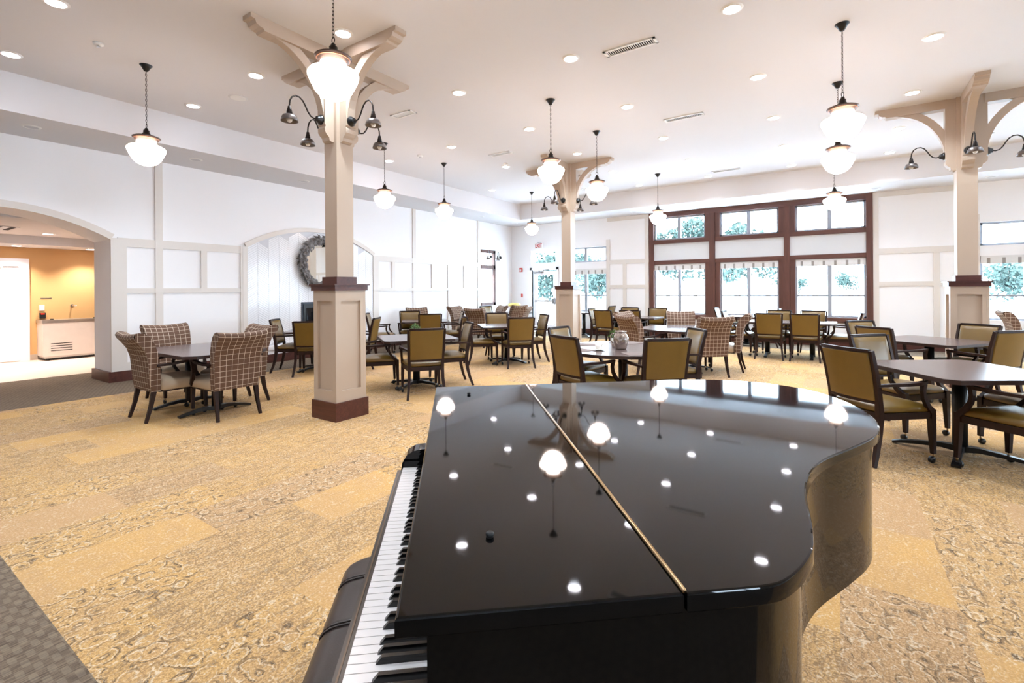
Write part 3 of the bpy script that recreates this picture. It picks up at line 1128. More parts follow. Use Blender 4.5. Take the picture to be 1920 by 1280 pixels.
def make_pendant(label):
    p = thing('pendant_light', label, 'pendant light', group='schoolhouse pendant lights')
    MB().lathe([(.012, -.075), (.022, -.07), (.05, -.02), (.066, -.004), (.066, 0)], (0, 0, 0), 20).obj('canopy', M['black_metal'], p)
    mb = MB()
    z, i = -.085, 0
    while z > -.70:
        pts = []
        for k in range(8):
            a = 2 * PI * k / 8
            u, w_ = .0085 * math.cos(a), .019 * math.sin(a)
            pts.append((u, 0, z + w_) if i % 2 == 0 else (0, u, z + w_))
        mb.tube(pts, .0024, 4, closed=True)
        z -= .0305
        i += 1
    mb.obj('chain', M['bronze'], p)
    lp = [(.017 * math.cos(2 * PI * k / 12), 0, -.728 + .026 * math.sin(2 * PI * k / 12)) for k in range(12)]
    MB().tube(lp, .0035, 6, closed=True).obj('hanging_loop', M['bronze'], p)
    MB().lathe([(.010, -.752), (.018, -.76), (.02, -.775), (.032, -.782), (.033, -.81), (.045, -.825), (.052, -.84)], (0, 0, 0), 20).obj('fitter_neck', M['bronze'], p)
    MB().lathe([(.05, -.838), (.12, -.855), (.142, -.865), (.142, -.873), (.125, -.882), (.12, -.895), (.112, -.898), (.108, -.91), (.05, -.91)], (0, 0, 0), 32).obj('fitter_ring', M['fitter'], p)
    MB().lathe([(.115, -.876), (.13, -.879), (.128, -.886), (.115, -.888)], (0, 0, 0), 32).obj('copper_band', M['copper'], p)
    prof = [(.098, -.90), (.100, -.93), (.108, -.95), (.150, -.968), (.182, -.985), (.195, -1.005), (.190, -1.03), (.165, -1.085), (.140, -1.135), (.10, -1.175), (.055, -1.197), (.015, -1.203)]
    MB().lathe(prof, (0, 0, 0), 48, True, True, None, lambda a: 1 + .012 * math.sin(24 * a)).obj('glass_shade', M['shade'], p)
    return p


pend = [((-6.85, 2.33), 'above the plaid-chair table at the left'), ((-3.31, 2.38), 'hanging largest, before the nearest left column'),
        ((-6.92, 6.05), 'right behind the left column, nearer the fireplace'), ((-3.40, 6.04), 'left of the far middle column, above the pitcher table'),
        ((.05, 6.04), 'front one at the right, largest above the windows'), ((-6.97, 7.73), 'above tables by the left wall panels'),
        ((-3.43, 7.70), 'just right of the far middle column'), ((.01, 7.74), 'second at the right, right behind the front one'),
        ((-7.05, 11.42), 'farthest left, beside the EXIT sign'), ((-3.52, 11.38), 'farthest back, at the window bank left end'),
        ((-.05, 11.37), 'farthest back, before the right window bay')]
p0 = None
for (x, y), s in pend:
    lab = 'lit schoolhouse pendant on a chain, ' + s
    if p0 is None:
        p0 = make_pendant(lab)
        p0.location = (x, y, CEIL)
    else:
        dup(p0, (x, y, CEIL), random.uniform(0, 1), lab)

# ================================================================ DOWNLIGHTS


def make_downlight(label, lensmat='lamp', name='downlight', group='lit ceiling downlights'):
    d = thing(name, label, 'downlight', group=group)
    mb = MB()
    mb.lathe([(.078, -.012), (.092, -.010), (.104, 0)], (0, 0, 0), 28, True, False)
    mb.lathe([(.078, -.012), (.074, -.003)], (0, 0, 0), 28, True, False)
    mb.obj('trim_ring', M['white_plastic'], d)
    MB().lathe([(.075, -.008), (.075, -.003)], (0, 0, 0), 24, False).obj('lens', M[lensmat], d)
    if lensmat == 'lamp':
        sl = bpy.data.lights.new('beam', 'SPOT')
        sl.energy = SPOT_W
        sl.color = (.76, .88, 1.0)
        sl.spot_size = math.radians(120)
        sl.spot_blend = .7
        sl.shadow_soft_size = .06
        so = bpy.data.objects.new('beam', sl)
        COL.objects.link(so)
        so.parent = d
        so.location = (0, 0, -.03)
    return d


xs = [-7.78, -6.05, -4.31, -2.59, -.84, .88, 2.6, 4.35, 6.1]
ysd = [1.35, 3.22, 5.09, 6.92, 8.73, 10.56, 12.35]
ordn = ['first', 'second', 'third', 'fourth', 'fifth', 'sixth', 'seventh', 'eighth', 'ninth']
d0 = None
seen = {(0, 0), (1, 0), (1, 1), (2, 1), (0, 1), (4, 2), (3, 2), (2, 2), (2, 3), (1, 3), (0, 3), (5, 3), (4, 3), (3, 3), (3, 4), (2, 4), (1, 4), (4, 4), (5, 4), (4, 5), (5, 5), (3, 5), (2, 5), (0, 5), (3, 6), (2, 6),
        (3, 0), (5, 1), (3, 1), (6, 5), (5, 6), (4, 6), (6, 4), (5, 2), (7, 3), (7, 1), (7, 5)}
for j, y in enumerate(ysd):
    for i, x in enumerate(xs):
        if (i, j) not in seen:
            continue
        lab = 'lit round ceiling downlight, %s from the left wall in the %s row back' % (ordn[i], ordn[j])
        if d0 is None:
            d0 = make_downlight(lab)
            d0.location = (x, y, CEIL)
        else:
            dup(d0, (x, y, CEIL), 0, lab)
for q_, x in enumerate((-6.05, -4.31, -2.59, -.84, .88, 2.6)):  # extra row added out of view to brighten the near part of the room
    dup(d0, (x, -.55, CEIL), 0, 'added unseen ceiling downlight behind the camera, %s from the left wall' % ordn[q_], 'downlights added behind the camera')
for (x, y), z, s in (((-12.77, 2.71), 2.60, 'in the raised ceiling beyond the arch'), ((-13.92, 2.48), 2.42, 'above the white door beyond the arch'), ((-13.92, 3.66), 2.42, 'above the chest freezer beyond the arch'),
                     ((-12.3, 1.2), 2.60, 'added beyond the arch, out of view past the left edge')):  # the last downlight is an unseen one added to brighten the annex
    r_ = dup(d0, (x, y, z), 0, 'lit round downlight ' + s, 'downlights beyond the arch')
    for c_ in r_.children:
        if c_.type == 'LIGHT':
            if bpy.data.lights.get('annex_beam') is None:
                al = c_.data.copy()
                al.name = 'annex_beam'
                al.energy = SPOT_ANNEX_W
                al.color = (1.0, .93, .84)
            c_.data = bpy.data.lights['annex_beam']
u0 = None
soff = [(-8.98, 1.75), (-8.98, 3.75), (-8.98, 5.75), (-8.98, 7.7), (-8.98, 9.7), (-8.98, 11.6), (-9.0, 13.5), (-6.9, 13.6), (-4.9, 13.6), (-3.0, 13.6), (-1.2, 13.6), (.7, 13.6), (2.6, 13.6)]
for i, (x, y) in enumerate(soff):
    if i < 6:
        lab = 'unlit grey downlight in the low left soffit, %s counting from the camera' % ordn[i]
    else:
        lab = 'unlit grey downlight in the soffit over the windows, %s from the left corner' % ordn[i - 6]
    if u0 is None:
        u0 = make_downlight(lab, 'grey_plastic', 'soffit_downlight', 'unlit downlights in the soffit')
        u0.location = (x, y, SOFF)
    else:
        dup(u0, (x, y, SOFF), 0, lab)

# ceiling vents
vents = [((-1.92, 5.24), .60, .15, 'the large one nearest the camera'), ((-5.53, 5.22), .42, .16, 'right of the nearest left column'), ((-2.01, 7.86), .60, .15, 'second of the right-hand line'),
         ((-5.56, 7.85), .50, .16, 'left of the far middle column'), ((-2.12, 11.95), .60, .15, 'farthest, above the window bank'), ((-5.6, 11.9), .5, .15, 'small, high above the exit door'), ((2.0, 11.9), .6, .15, 'behind the right column')]
v0 = None
for (x, y), L, Wd, s in vents:
    v_ = thing('ceiling_vent', 'white slatted ceiling vent, ' + s, 'vent', (x, y, CEIL), 0, 'ceiling vents')
    fr = MB()
    fr.box(-L / 2, L / 2, -Wd / 2, -Wd / 2 + .025, -.012, 0).box(-L / 2, L / 2, Wd / 2 - .025, Wd / 2, -.012, 0)
    fr.box(-L / 2, -L / 2 + .03, -Wd / 2, Wd / 2, -.012, 0).box(L / 2 - .03, L / 2, -Wd / 2, Wd / 2, -.012, 0)
    fr.obj('vent_frame', M['white_plastic'], v_)
    MB().box(-L / 2 + .03, L / 2 - .03, -Wd / 2 + .025, Wd / 2 - .025, -.003, 0).obj('backing', M['vent_dark'], v_)
    n = 22
    me = MB().box(-.0045, .0025, -Wd / 2 + .02, Wd / 2 - .02, -.006, -.003).mesh('slat', M['white_plastic'])
    for i in range(n):
        o = bpy.data.objects.new('slat', me)
        COL.objects.link(o)
        o.parent = v_
        o.location = (-L / 2 + .045 + (L - .09) * i / (n - 1), 0, 0)

# sprinklers, speaker, detectors
for (x, y, z), s in (((-6.66, 1.83, CEIL), 'above the left part of the ceiling, near the first pendant'), ((-7.72, .55, CEIL), 'at the top left edge of the ceiling'), ((-5.9, 8.5, CEIL), 'small, in mid-ceiling left of the far column')):
    o = thing('sprinkler_head', 'white sprinkler head ' + s, 'sprinkler', (x, y, z))
    MB().lathe([(.02, -.03), (.045, -.02), (.05, 0)], (0, 0, 0), 12).obj('escutcheon', M['white_plastic'], o)
    MB().lathe([(.02, -.045), (.02, -.042), (.006, -.04), (.006, -.03)], (0, 0, 0), 8).obj('deflector', M['chrome'], o)
o = MB().lathe([(.11, -.006), (.12, 0)], (0, 0, 0), 28).obj('ceiling_speaker', M['ceiling']); o.location = (-6.95, 3.45, CEIL)
MB().lathe([(.10, -.009), (.10, -.005)], (0, 0, 0), 24).obj('speaker_grille', M['white_plastic'], o)
tag(o, 'flush round ceiling speaker between two left downlights', 'speaker')
o = MB().lathe([(.05, -.035), (.06, -.02), (.06, 0)], (0, 0, 0), 18).obj('smoke_detector', M['white_plastic']); o.location = (-6.95, 7.0, CEIL)
MB().cyl((0, 0, 0), .03, -.045, -.034, 10).obj('sensor_cap', M['grey_plastic'], o)
tag(o, 'white smoke detector on the main ceiling near the far pendants', 'smoke detector')

# ================================================================ CHAIRS


def make_leather_chair():
    """olive leather armchair; origin between the rear feet, faces +y"""
    c = thing('leather_armchair', '', 'chair')
    wd = M['chair_wood']
    for s in (-1, 1):
        path = [(s * .255, -.015, 0), (s * .238, .03, .12), (s * .225, .065, .26), (s * .222, .08, .40), (s * .226, .065, .55), (s * .235, .03, .74), (s * .242, -.02, .93)]
        MB().bar(path, [.028, .032, .036, .04, .036, .032, .028], [.03, .036, .044, .05, .042, .036, .03]).obj('rear_leg', wd, c)
        fl = MB().bar([(s * .262, .555, .075), (s * .258, .55, .25), (s * .255, .545, .44)], [.030, .040, .046], [.030, .040, .046]).obj('front_leg', wd, c)
        f = MB().cyl((s * .262, .555, 0), .008, .045, .08, 8).obj('caster_stem', M['brass'], fl)
        cs = MB().lathe([(.012, -.016), (.026, -.012), (.027, .012), (.012, .016)], (0, 0, 0), 12, True, True,
                        Matrix.Translation((s * .262, .54, .028)) @ Matrix.Rotation(PI / 2, 4, 'Y')).obj('caster_wheel', M['caster'], fl)
        arm = [(s * .236, .045, .645), (s * .258, .14, .652), (s * .285, .27, .656), (s * .292, .38, .660), (s * .285, .455, .668)]
        MB().bar(arm, [.026, .034, .044, .046, .042], [.022, .022, .024, .026, .022], side=(1, 0, 0)).obj('armrest', wd, c)
        sup = [(s * .287, .435, .655), (s * .287, .425, .60), (s * .283, .44, .54), (s * .272, .49, .47), (s * .262, .535, .425)]
        MB().bar(sup, [.034, .03, .03, .034, .042], [.034, .028, .03, .036, .045]).obj('arm_support', wd, c)
    MB().loft([[(x, y, z) for x, y in rrect(.48, .50, .05, 3, 0, .31, .545)] for z in (.365, .42)], False).obj('seat_frame', wd, c)
    MB().loft(cushion(.475, .485, .42, .475, .028, .07, .535, 0, .315)).obj('seat', M['leather'], c)
    # back panel: upholstered slab, bowed and reclined

    def bend(x, y, z):
        t = (z - .5) / .43
        lean = .07 - .09 * t * (.6 + .4 * t)
        return (x * (1 + .05 * t), lean + y - .03 * (1 - (2 * x / .44) ** 2), z)
    n = 8
    rings = []
    for (dy, ins) in ((-.024, .008), (-.020, .002), (.006, 0), (.022, .012), (.030, .05)):
        ring = []
        w2, z0, z1 = .213 - ins, .515 + ins, .915 - ins
        for i in range(n + 1):
            ring.append(bend(-w2 + 2 * w2 * i / n, dy, z0))
        for i in range(1, n + 1):
            ring.append(bend(w2, dy, z0 + (z1 - z0) * i / n))
        for i in range(1, n + 1):
            ring.append(bend(w2 - 2 * w2 * i / n, dy, z1))
        for i in range(1, n):
            ring.append(bend(-w2, dy, z1 - (z1 - z0) * i / n))
        rings.append(ring)
    mb = MB()
    vs = [p for r in rings for p in r]
    N = len(rings[0])
    fs = []
    for i in range(len(rings) - 1):
        for k_ in range(N):
            fs.append((i * N + k_, i * N + (k_ + 1) % N, (i + 1) * N + (k_ + 1) % N, (i + 1) * N + k_))
    mb.add(vs, fs, True)
    for dy, ins, flip in ((-.024, .008, True), (.030, .05, False)):
        g_v, g_f = [], []
        w2, z0, z1 = .213 - ins, .515 + ins, .915 - ins
        for j in range(n + 1):
            for i in range(n + 1):
                g_v.append(bend(-w2 + 2 * w2 * i / n, dy + (0 if flip else .012 * math.sin(PI * i / n) * math.sin(PI * j / n)), z0 + (z1 - z0) * j / n))
        for j in range(n):
            for i in range(n):
                q = (j * (n + 1) + i, j * (n + 1) + i + 1, (j + 1) * (n + 1) + i + 1, (j + 1) * (n + 1) + i)
                g_f.append(q if flip else q[::-1])
        mb.add(g_v, g_f, True)
    mb.obj('backrest', M['leather'], c)
    for z, h, nm in ((.928, .026, 'top_rail'), (.505, .024, 'bottom_rail')):
        pts = [bend(-.215 + .43 * i / 10, -.002, z) for i in range(11)]
        pts = [(p[0], p[1], z) for p in pts]
        MB().bar(pts, h, .036, side=(0, 0, 1)).obj(nm, wd, c)
    return c


def make_plaid_chair():
    c = thing('plaid_armchair', '', 'chair')
    wd = M['chair_wood']
    # side profile of the padded back (y, z): rear line then front line
    rear = [(.03, .335), (.015, .45), (.005, .58), (-.005, .70), (-.035, .80), (-.085, .875), (-.125, .925), (-.14, .96), (-.125, .99), (-.09, 1.0)]
    front = [(-.03, .985), (.02, .935), (.055, .87), (.085, .78), (.105, .68), (.115, .58), (.12, .46), (.12, .335)]
    prof = rear + front
    arc = [0]
    for a, b in zip(prof[:-1], prof[1:]):
        arc.append(arc[-1] + math.hypot(a[0] - b[0], a[1] - b[1]))
    n = 10
    mb = MB()

    def pt(i, j):
        u = -1 + 2 * j / n
        y, z = prof[i]
        t = max(0, (z - .335) / .665)
        w_ = .245 + .03 * t
        dip = -.02 * (1 - u * u) * t
        yy = y - .02 * (1 - u * u) * t
        return (u * w_, yy, z + dip * (1 if z > .8 else 0))
    vs, fs, uvs = [], [], []
    for i in range(len(prof)):
        for j in range(n + 1):
            vs.append(pt(i, j))
    for i in range(len(prof) - 1):
        for j in range(n):
            fs.append((i * (n + 1) + j, i * (n + 1) + j + 1, (i + 1) * (n + 1) + j + 1, (i + 1) * (n + 1) + j))
            a0, a1 = arc[i], arc[i + 1]
            x0, x1 = -.25 + .5 * j / n, -.25 + .5 * (j + 1) / n
            uvs.append([(x0 + 5, a0), (x1 + 5, a0), (x1 + 5, a1), (x0 + 5, a1)])
    mb.add(vs, fs, True, uvs)
    for j, s in ((0, -1), (n, 1)):
        pts = [pt(i, j) for i in range(len(prof))]
        m_ = len(rear)
        # side panel between rear and front lines
        R_, F_ = list(range(m_)), list(range(len(prof) - 1, m_ - 1, -1))
        quads = []
        k_r = m_ - 1
        nf = len(F_)
        seq = [(i * (m_ - 1) / (nf - 1)) for i in range(nf)]
        sv, sf, su = [], [], []
        for q in range(nf):
            ri = int(round(seq[q]))
            sv += [pts[R_[ri]], pts[F_[q]]]
        for q in range(nf - 1):
            f_ = (2 * q, 2 * q + 1, 2 * q + 3, 2 * q + 2)
            sf.append(f_ if s < 0 else f_[::-1])
            us = [(sv[z_][1] + .031 + 5, sv[z_][2]) for z_ in f_]
            su.append(us if s < 0 else us[::-1])
        mb.add(sv, sf, False, su)
        # close the scroll end
    mb.add([pt(0, 0), pt(0, n), pt(len(prof) - 1, n), pt(len(prof) - 1, 0)], [(0, 3, 2, 1)])
    mb.obj('backrest', M['plaid'], c)
    MB().loft(cushion(.50, .52, .335, .455, .03, .07, .53, 0, .365)).obj('seat', M['seat_vinyl'], c)
    MB().loft([[(x, y, z) for x, y in rrect(.47, .50, .05, 3, 0, .36, .50)] for z in (.32, .34)], False).obj('seat_frame', wd, c)
    for s in (-1, 1):
        MB().bar([(s * .235, -.02, 0), (s * .225, .03, .17), (s * .222, .06, .335)], [.028, .034, .044], [.028, .036, .046]).obj('rear_leg', wd, c)
        fl = MB().bar([(s * .238, .585, .075), (s * .236, .58, .335)], [.030, .042], [.030, .042]).obj('front_leg', wd, c)
        MB().cyl((s * .238, .585, 0), .008, .04, .08, 8).obj('caster_stem', M['brass'], fl)
        MB().lathe([(.012, -.016), (.026, -.012), (.027, .012), (.012, .016)], (0, 0, 0), 12, True, True,
                   Matrix.Translation((s * .238, .57, .028)) @ Matrix.Rotation(PI / 2, 4, 'Y')).obj('caster_wheel', M['caster'], fl)
        arm = [(s * .262, .08, .625), (s * .285, .20, .628), (s * .30, .33, .645), (s * .298, .44, .668), (s * .29, .50, .665)]
        MB().bar(arm, [.03, .036, .042, .042, .034], [.026, .026, .028, .026, .02]).obj('armrest', wd, c)
        sup = [(s * .296, .47, .655), (s * .294, .445, .59), (s * .285, .455, .52), (s * .272, .50, .44), (s * .258, .55, .36)]
        MB().bar(sup, [.032, .03, .032, .036, .04], [.034, .03, .032, .036, .04]).obj('arm_support', wd, c)
    return c


LP, PP = None, None


def place(kind, x, y, face, label, group):
    global LP, PP
    rz = math.radians(face - 90)
    if kind == 'L':
        if LP is None:
            LP = make_leather_chair()
            o = LP
        else:
            return dup(LP, (x, y, 0), rz, label, group)
    else:
        if PP is None:
            PP = make_plaid_chair()
            o = PP
        else:
            return dup(PP, (x, y, 0), rz, label, group)
    o.location = (x, y, 0)
    o.rotation_euler = (0, 0, rz)
    o['label'] = label
    o['group'] = group
    return o


LA, PA = 'olive leather armchair ', 'brown plaid armchair '
G = {1: 'plaid chairs around the left table', 2: 'chairs around the fireplace table', 3: 'chairs around the plant table', 4: 'chairs around the centre-left table', 5: 'chairs around the table by the wall panels',
     6: 'chairs around the back left table', 8: 'chairs around the pitcher table', 9: 'plaid chairs around the round table', 10: 'chairs around the table left of the window bank',
     11: 'chairs around the long window table', 12: 'chairs around the near right table', 13: 'chairs around the table beside the right column', 14: 'chairs along the windows'}
chairs = [
    ('P', -6.54, 2.14, 90, PA + 'with scrolled back at far left, its side toward the camera', 1),
    ('P', -5.69, 2.81, 180, PA + 'seen from behind at the near side of the left table', 1),
    ('P', -7.78, 2.87, 0, PA + 'facing the camera against the white wall panels', 1),
    ('P', -6.50, 3.46, 270, PA + 'at the left table, mostly hidden behind the near one', 1),
    ('L', -8.45, 4.83, 42, LA + 'in profile left of the fireplace table, facing right', 2),
    ('L', -7.40, 4.80, 135, LA + 'seen from behind, partly hidden by the left column', 2),
    ('L', -7.22, 6.08, 215, LA + 'facing left just right of the left column', 2),
    ('L', -4.53, 4.66, 143, LA + 'seen squarely from behind, in front of the potted plant', 3),
    ('L', -4.80, 5.85, 233, LA + 'in profile at the right of the plant table', 3),
    ('L', -5.83, 4.56, 53, LA + 'beside the left column, only seat and arm showing', 3),
    ('L', -4.80, 7.38, 135, LA + 'seen from behind at the near side of the centre-left table', 4),
    ('L', -5.95, 7.20, 48, LA + 'at the left of the centre-left table, behind another chair back', 4),
    ('L', -4.98, 8.50, 231, LA + 'in profile at the right of the centre-left table, near the column', 4),
    ('L', -6.25, 8.62, 315, LA + 'facing the camera across the centre-left table', 4),
    ('L', -7.28, 7.60, 135, LA + 'seen from behind directly above the potted plant', 5),
    ('L', -7.38, 8.78, 225, LA + 'leaning in profile, right of the chair behind the plant', 5),
    ('L', -8.78, 8.45, 320, LA + 'facing the camera with a plaid chair behind it by the wall', 5),
    ('L', -8.75, 7.15, 42, LA + 'facing right by the wall, its back hidden by the left column', 5),
    ('P', -9.18, 9.10, 330, PA + 'against the white wall behind a leather chair', 5),
    ('P', -8.85, 10.28, 5, PA + 'facing right against the white wall panels', 6),
    ('P', -7.50, 9.45, 100, PA + 'seen from behind at the near side of the back left table', 6),
    ('P', -8.05, 11.30, 235, PA + 'at the back left table with scrolled top leaning right', 6),
    ('P', -6.90, 10.80, 195, PA + 'pale in window light, left of the exit door', 6),
    ('P', -7.75, 11.75, 165, PA + 'behind the pale one left of the exit door', 6),
    ('L', -9.30, 12.25, 350, LA + 'far back below the brown-framed side window', 6),
    ('L', -2.47, 4.66, 64, LA + 'turned away at the left of the pitcher table, nearest the piano', 8),
    ('L', -1.44, 4.93, 134, LA + 'seen squarely from behind over the piano lid, before the pitcher table', 8),
    ('L', -3.10, 5.72, 355, LA + 'at the left of the pitcher table, half behind another chair', 8),
    ('L', -1.48, 6.27, 218, LA + 'leaning in profile at the right of the pitcher table', 8),
    ('P', -1.66, 8.26, 128, PA + 'seen from behind at centre, before the round table', 9),
    ('P', -1.38, 9.22, 185, PA + 'right of the round table, facing left', 9),
    ('P', -2.62, 9.90, 288, PA + 'facing the camera squarely across the round table', 9),
    ('P', -3.52, 9.25, 350, PA + 'farther of the two at the left of the round table', 9),
    ('P', -2.98, 8.02, 55, PA + 'nearer of the two at the left of the round table', 9),
    ('L', -4.72, 10.88, 80, LA + 'seen from behind just right of the far middle column', 10),
    ('L', -4.10, 11.05, 95, LA + 'seen from behind, partly behind the left plaid chairs', 10),
    ('L', -4.72, 12.72, 270, LA + 'facing the camera against the white panels left of the windows', 10),
    ('L', -3.95, 12.70, 270, LA + 'facing the camera at the left edge of the window bank', 10),
    ('L', -5.42, 11.80, 5, LA + 'in bright window light right of the middle column, facing right', 10),
    ('L', -1.16, 10.88, 92, LA + 'seen from behind, left of two before the window table', 11),
    ('L', -.54, 10.88, 88, LA + 'seen from behind, right of two before the window table', 11),
    ('L', -1.12, 12.45, 270, LA + 'facing the camera, left of two beyond the window table', 11),
    ('L', -.45, 12.45, 270, LA + 'facing the camera, right of two beyond the window table', 11),
    ('L', .36, 11.72, 180, LA + 'at the right end of the window table, facing left', 11),
    ('L', -2.10, 11.60, 0, LA + 'at the left end of the window table, facing right', 11),
    ('L', .06, 4.99, 45, LA + 'largest in view, from behind at the right beside the piano', 12),
    ('L', .28, 6.38, 318, LA + 'facing the camera across the near right table', 12),
    ('L', 1.36, 4.98, 135, LA + 'at the right edge, seat and arm cut by the frame', 12),
    ('L', 1.68, 6.12, 212, LA + 'beyond the near right table, seat washed in blue light', 12),
    ('L', .38, 7.68, 45, LA + 'seen from behind between the two right-hand tables', 13),
    ('L', .28, 8.98, 315, LA + 'farthest left at the table beside the right column', 13),
    ('L', 1.55, 8.82, 225, LA + 'facing the camera in front of the right column', 13),
    ('L', 1.62, 7.72, 135, LA + 'turned away at the right edge below the right column', 13),
    ('P', 2.55, 12.2, 0, PA + 'behind the right column, below the far right window', 14),
    ('L', -2.62, 13.40, 0, LA + 'in profile against the left mullion of the window bank', 14),
    ('L', -1.22, 13.42, 180, LA + 'only its top showing at the middle bay of the windows', 14),
    ('L', -5.62, 13.62, 180, LA + 'small in the distance below the window right of the exit', 14),
]
for kd, x, y, f, lab, g_ in chairs:
    place(kd, x, y, f, lab, G[g_])

# ================================================================ TABLES


def clipped(w_, d_, c_):
    a, b = w_ / 2, d_ / 2
    return [(a - c_, -b), (a, -b + c_), (a, b - c_), (a - c_, b), (-a + c_, b), (-a, b - c_), (-a, -b + c_), (-a + c_, -b)]


def table_top(t, poly):
    z0, z1 = .700, .735
    o = MB().prism(poly, lambda p, z: (p[0], p[1], z), z0, z1 - .002).obj('table_edge', M['table_edge'], t)
    ins = [(p[0] * .992, p[1] * .992) for p in poly]
    MB().prism(ins, lambda p, z: (p[0], p[1], z), z1 - .002, z1).obj('table_top', M['table_top'], t)


def foot_arm(L, ang, cx=0, cy=0):
    R = Matrix.Translation((cx, cy, 0)) @ Matrix.Rotation(ang, 4, 'Z')
    pts = [(.03, 0, .055), (.12, 0, .062), (L * .6, 0, .048), (L - .06, 0, .030), (L, 0, .016)]
    return MB().bar(pts, [.07, .055, .05, .05, .06], [.05, .04, .03, .028, .02], side=(0, 1, 0), M=R)


def post(t, cx=0, cy=0, r=.052):
    MB().cyl((cx, cy, 0), r, .03, .69, 20).obj('post', M['black_metal'], t)
    MB().box(cx - .2, cx + .2, cy - .03, cy + .03, .685, .70).box(cx - .03, cx + .03, cy - .2, cy + .2, .685, .70).obj('top_plate', M['black_metal'], t)


def square_table(x, y, rot, label, size=1.07):
    t = thing('square_table', label, 'table', (x, y, 0), math.radians(rot), 'square dining tables')
    table_top(t, clipped(size, size, .07))
    post(t)
    for k in range(4):
        foot_arm(.46, PI / 4 + k * PI / 2).obj('foot', M['black_metal'], t)
    return t


def long_table(x, y, L, label, rot=0, wdt=1.0, dx=.36):
    t = thing('rectangular_table', label, 'table', (x, y, 0), math.radians(rot), 'rectangular dining tables')
    table_top(t, clipped(L, wdt, .11))
    for s in (-1, 1):
        post(t, s * dx, 0, .048)
        for k in (0, 1):
            foot_arm(.40, PI / 2 + k * PI, s * dx).obj('foot', M['black_metal'], t)
    return t


def round_table(x, y, label):
    t = thing('round_table', label, 'table', (x, y, 0), 0, 'round dining tables')
    poly = [(.76 * math.cos(2 * PI * k / 64), .76 * math.sin(2 * PI * k / 64)) for k in range(64)]
    table_top(t, poly)
    post(t, 0, 0, .055)
    for k in range(4):
        foot_arm(.50, PI / 4 + k * PI / 2).obj('foot', M['black_metal'], t)
    return t


long_table(-6.56, 2.80, 1.46, 'dark walnut table between four plaid chairs at the left', dx=.35, wdt=.95)
square_table(-7.92, 5.38, 45, 'walnut table before the fireplace, mostly hidden by the left column')
square_table(-5.33, 5.26, 56, 'walnut table with clipped corners holding a small potted plant')
square_table(-5.50, 7.92, 45, 'shiny walnut table at centre left, reflecting the windows')
square_table(-8.05, 8.25, 45, 'walnut table by the white wall panels behind the plant table')
square_table(-7.80, 10.38, 45, 'dark table in the back left corner among plaid chairs')
square_table(-8.45, 12.35, 0, 'farthest dark table in the back left corner below the side window')
round_table(-2.15, 5.55, 'round walnut table with placemats, pitcher and cup beyond the piano')
round_table(-2.27, 8.83, 'bare round table reflecting blue light, among plaid chairs')
long_table(-4.40, 11.85, 1.5, 'dark table left of the window bank behind the round table', dx=.36)
long_table(-.85, 11.60, 1.66, 'long dark table with two pedestals in front of the window bank', dx=.41)
square_table(.86, 5.58, 33, 'large walnut table with clipped corners nearest the camera at right')
square_table(1.0, 8.42, 55, 'walnut table in front of the right column')
square_table(-1.93, 13.42, 0, 'narrow dark table against the middle windows', .8)
square_table(-6.50, 13.55, 0, 'small dark pedestal table below the window right of the exit', .62)
square_table(3.35, 12.2, 0, 'dark table at the right edge below the far right window', .95)

# ---- things on tables


def potted_plant(x, y, z, s, label, pot, potmat, n=260):
    p = thing('potted_plant', label, 'plant', (x, y, z))
    MB().lathe([(.035 * pot, 0), (.05 * pot, .09 * pot), (.047 * pot, .09 * pot), (.045 * pot, .08 * pot)], (0, 0, 0), 20).obj('pot', M[potmat], p)
    mb = MB()
    c0 = Vector((0, 0, .09 * pot + s * .55))
    for k_ in range(n):
        d = Vector((random.gauss(0, 1), random.gauss(0, 1), random.gauss(0, .8))).normalized()
        c = c0 + Vector((d.x * s, d.y * s, d.z * s * .75)) * random.uniform(.45, 1)
        side = d.cross(Vector((random.random(), random.random(), random.random()))).normalized()
        t_ = (d + Vector((0, 0, .5)) + side * .5).normalized() * random.uniform(.018, .03)
        sd_ = side * random.uniform(.005, .009)
        mb.add([c - t_ * .5, c + sd_, c + t_ * .5, c - sd_], [(0, 1, 2, 3)])
    mb.obj('foliage', M['leaf'], p, kind='stuff')
    return p


potted_plant(-5.60, 5.50, .735, .085, 'small bushy green plant on the table behind the leather chair', .8, 'cup')
potted_plant(-2.28, 5.62, .735, .085, 'green potted plant beside the silver pitcher on the round table', 1.1, 'cup')
pt_ = thing('pitcher', 'dented silver pitcher with a wide spout on the round table', 'pitcher', (-2.13, 5.42, .735))
MB().lathe([(.055, 0), (.066, .01), (.075, .04), (.088, .09), (.088, .13), (.075, .165), (.058, .185), (.058, .19), (.07, .205), (.072, .212), (.064, .208), (.05, .19)],
           (0, 0, 0), 28, True, True, None, lambda a: 1 + .07 * math.cos(a) + .015 * math.cos(3 * a)).obj('pitcher_body', M['silver'], pt_)
MB().tube([(-.06, 0, .175), (-.10, 0, .18), (-.125, 0, .14), (-.12, 0, .09), (-.088, 0, .06)], .008, 8).obj('pitcher_handle', M['silver'], pt_)


def cup(x, y, label):
    c = thing('teacup', label, 'cup', (x, y, .745))
    MB().lathe([(.02, 0), (.03, .004), (.038, .02), (.042, .055), (.039, .055), (.034, .02), (.02, .008)], (0, 0, 0), 20).obj('cup_body', M['cup'], c)
    MB().tube([(.04, 0, .045), (.058, 0, .042), (.058, 0, .022), (.037, 0, .016)], .004, 6).obj('cup_handle', M['cup'], c)


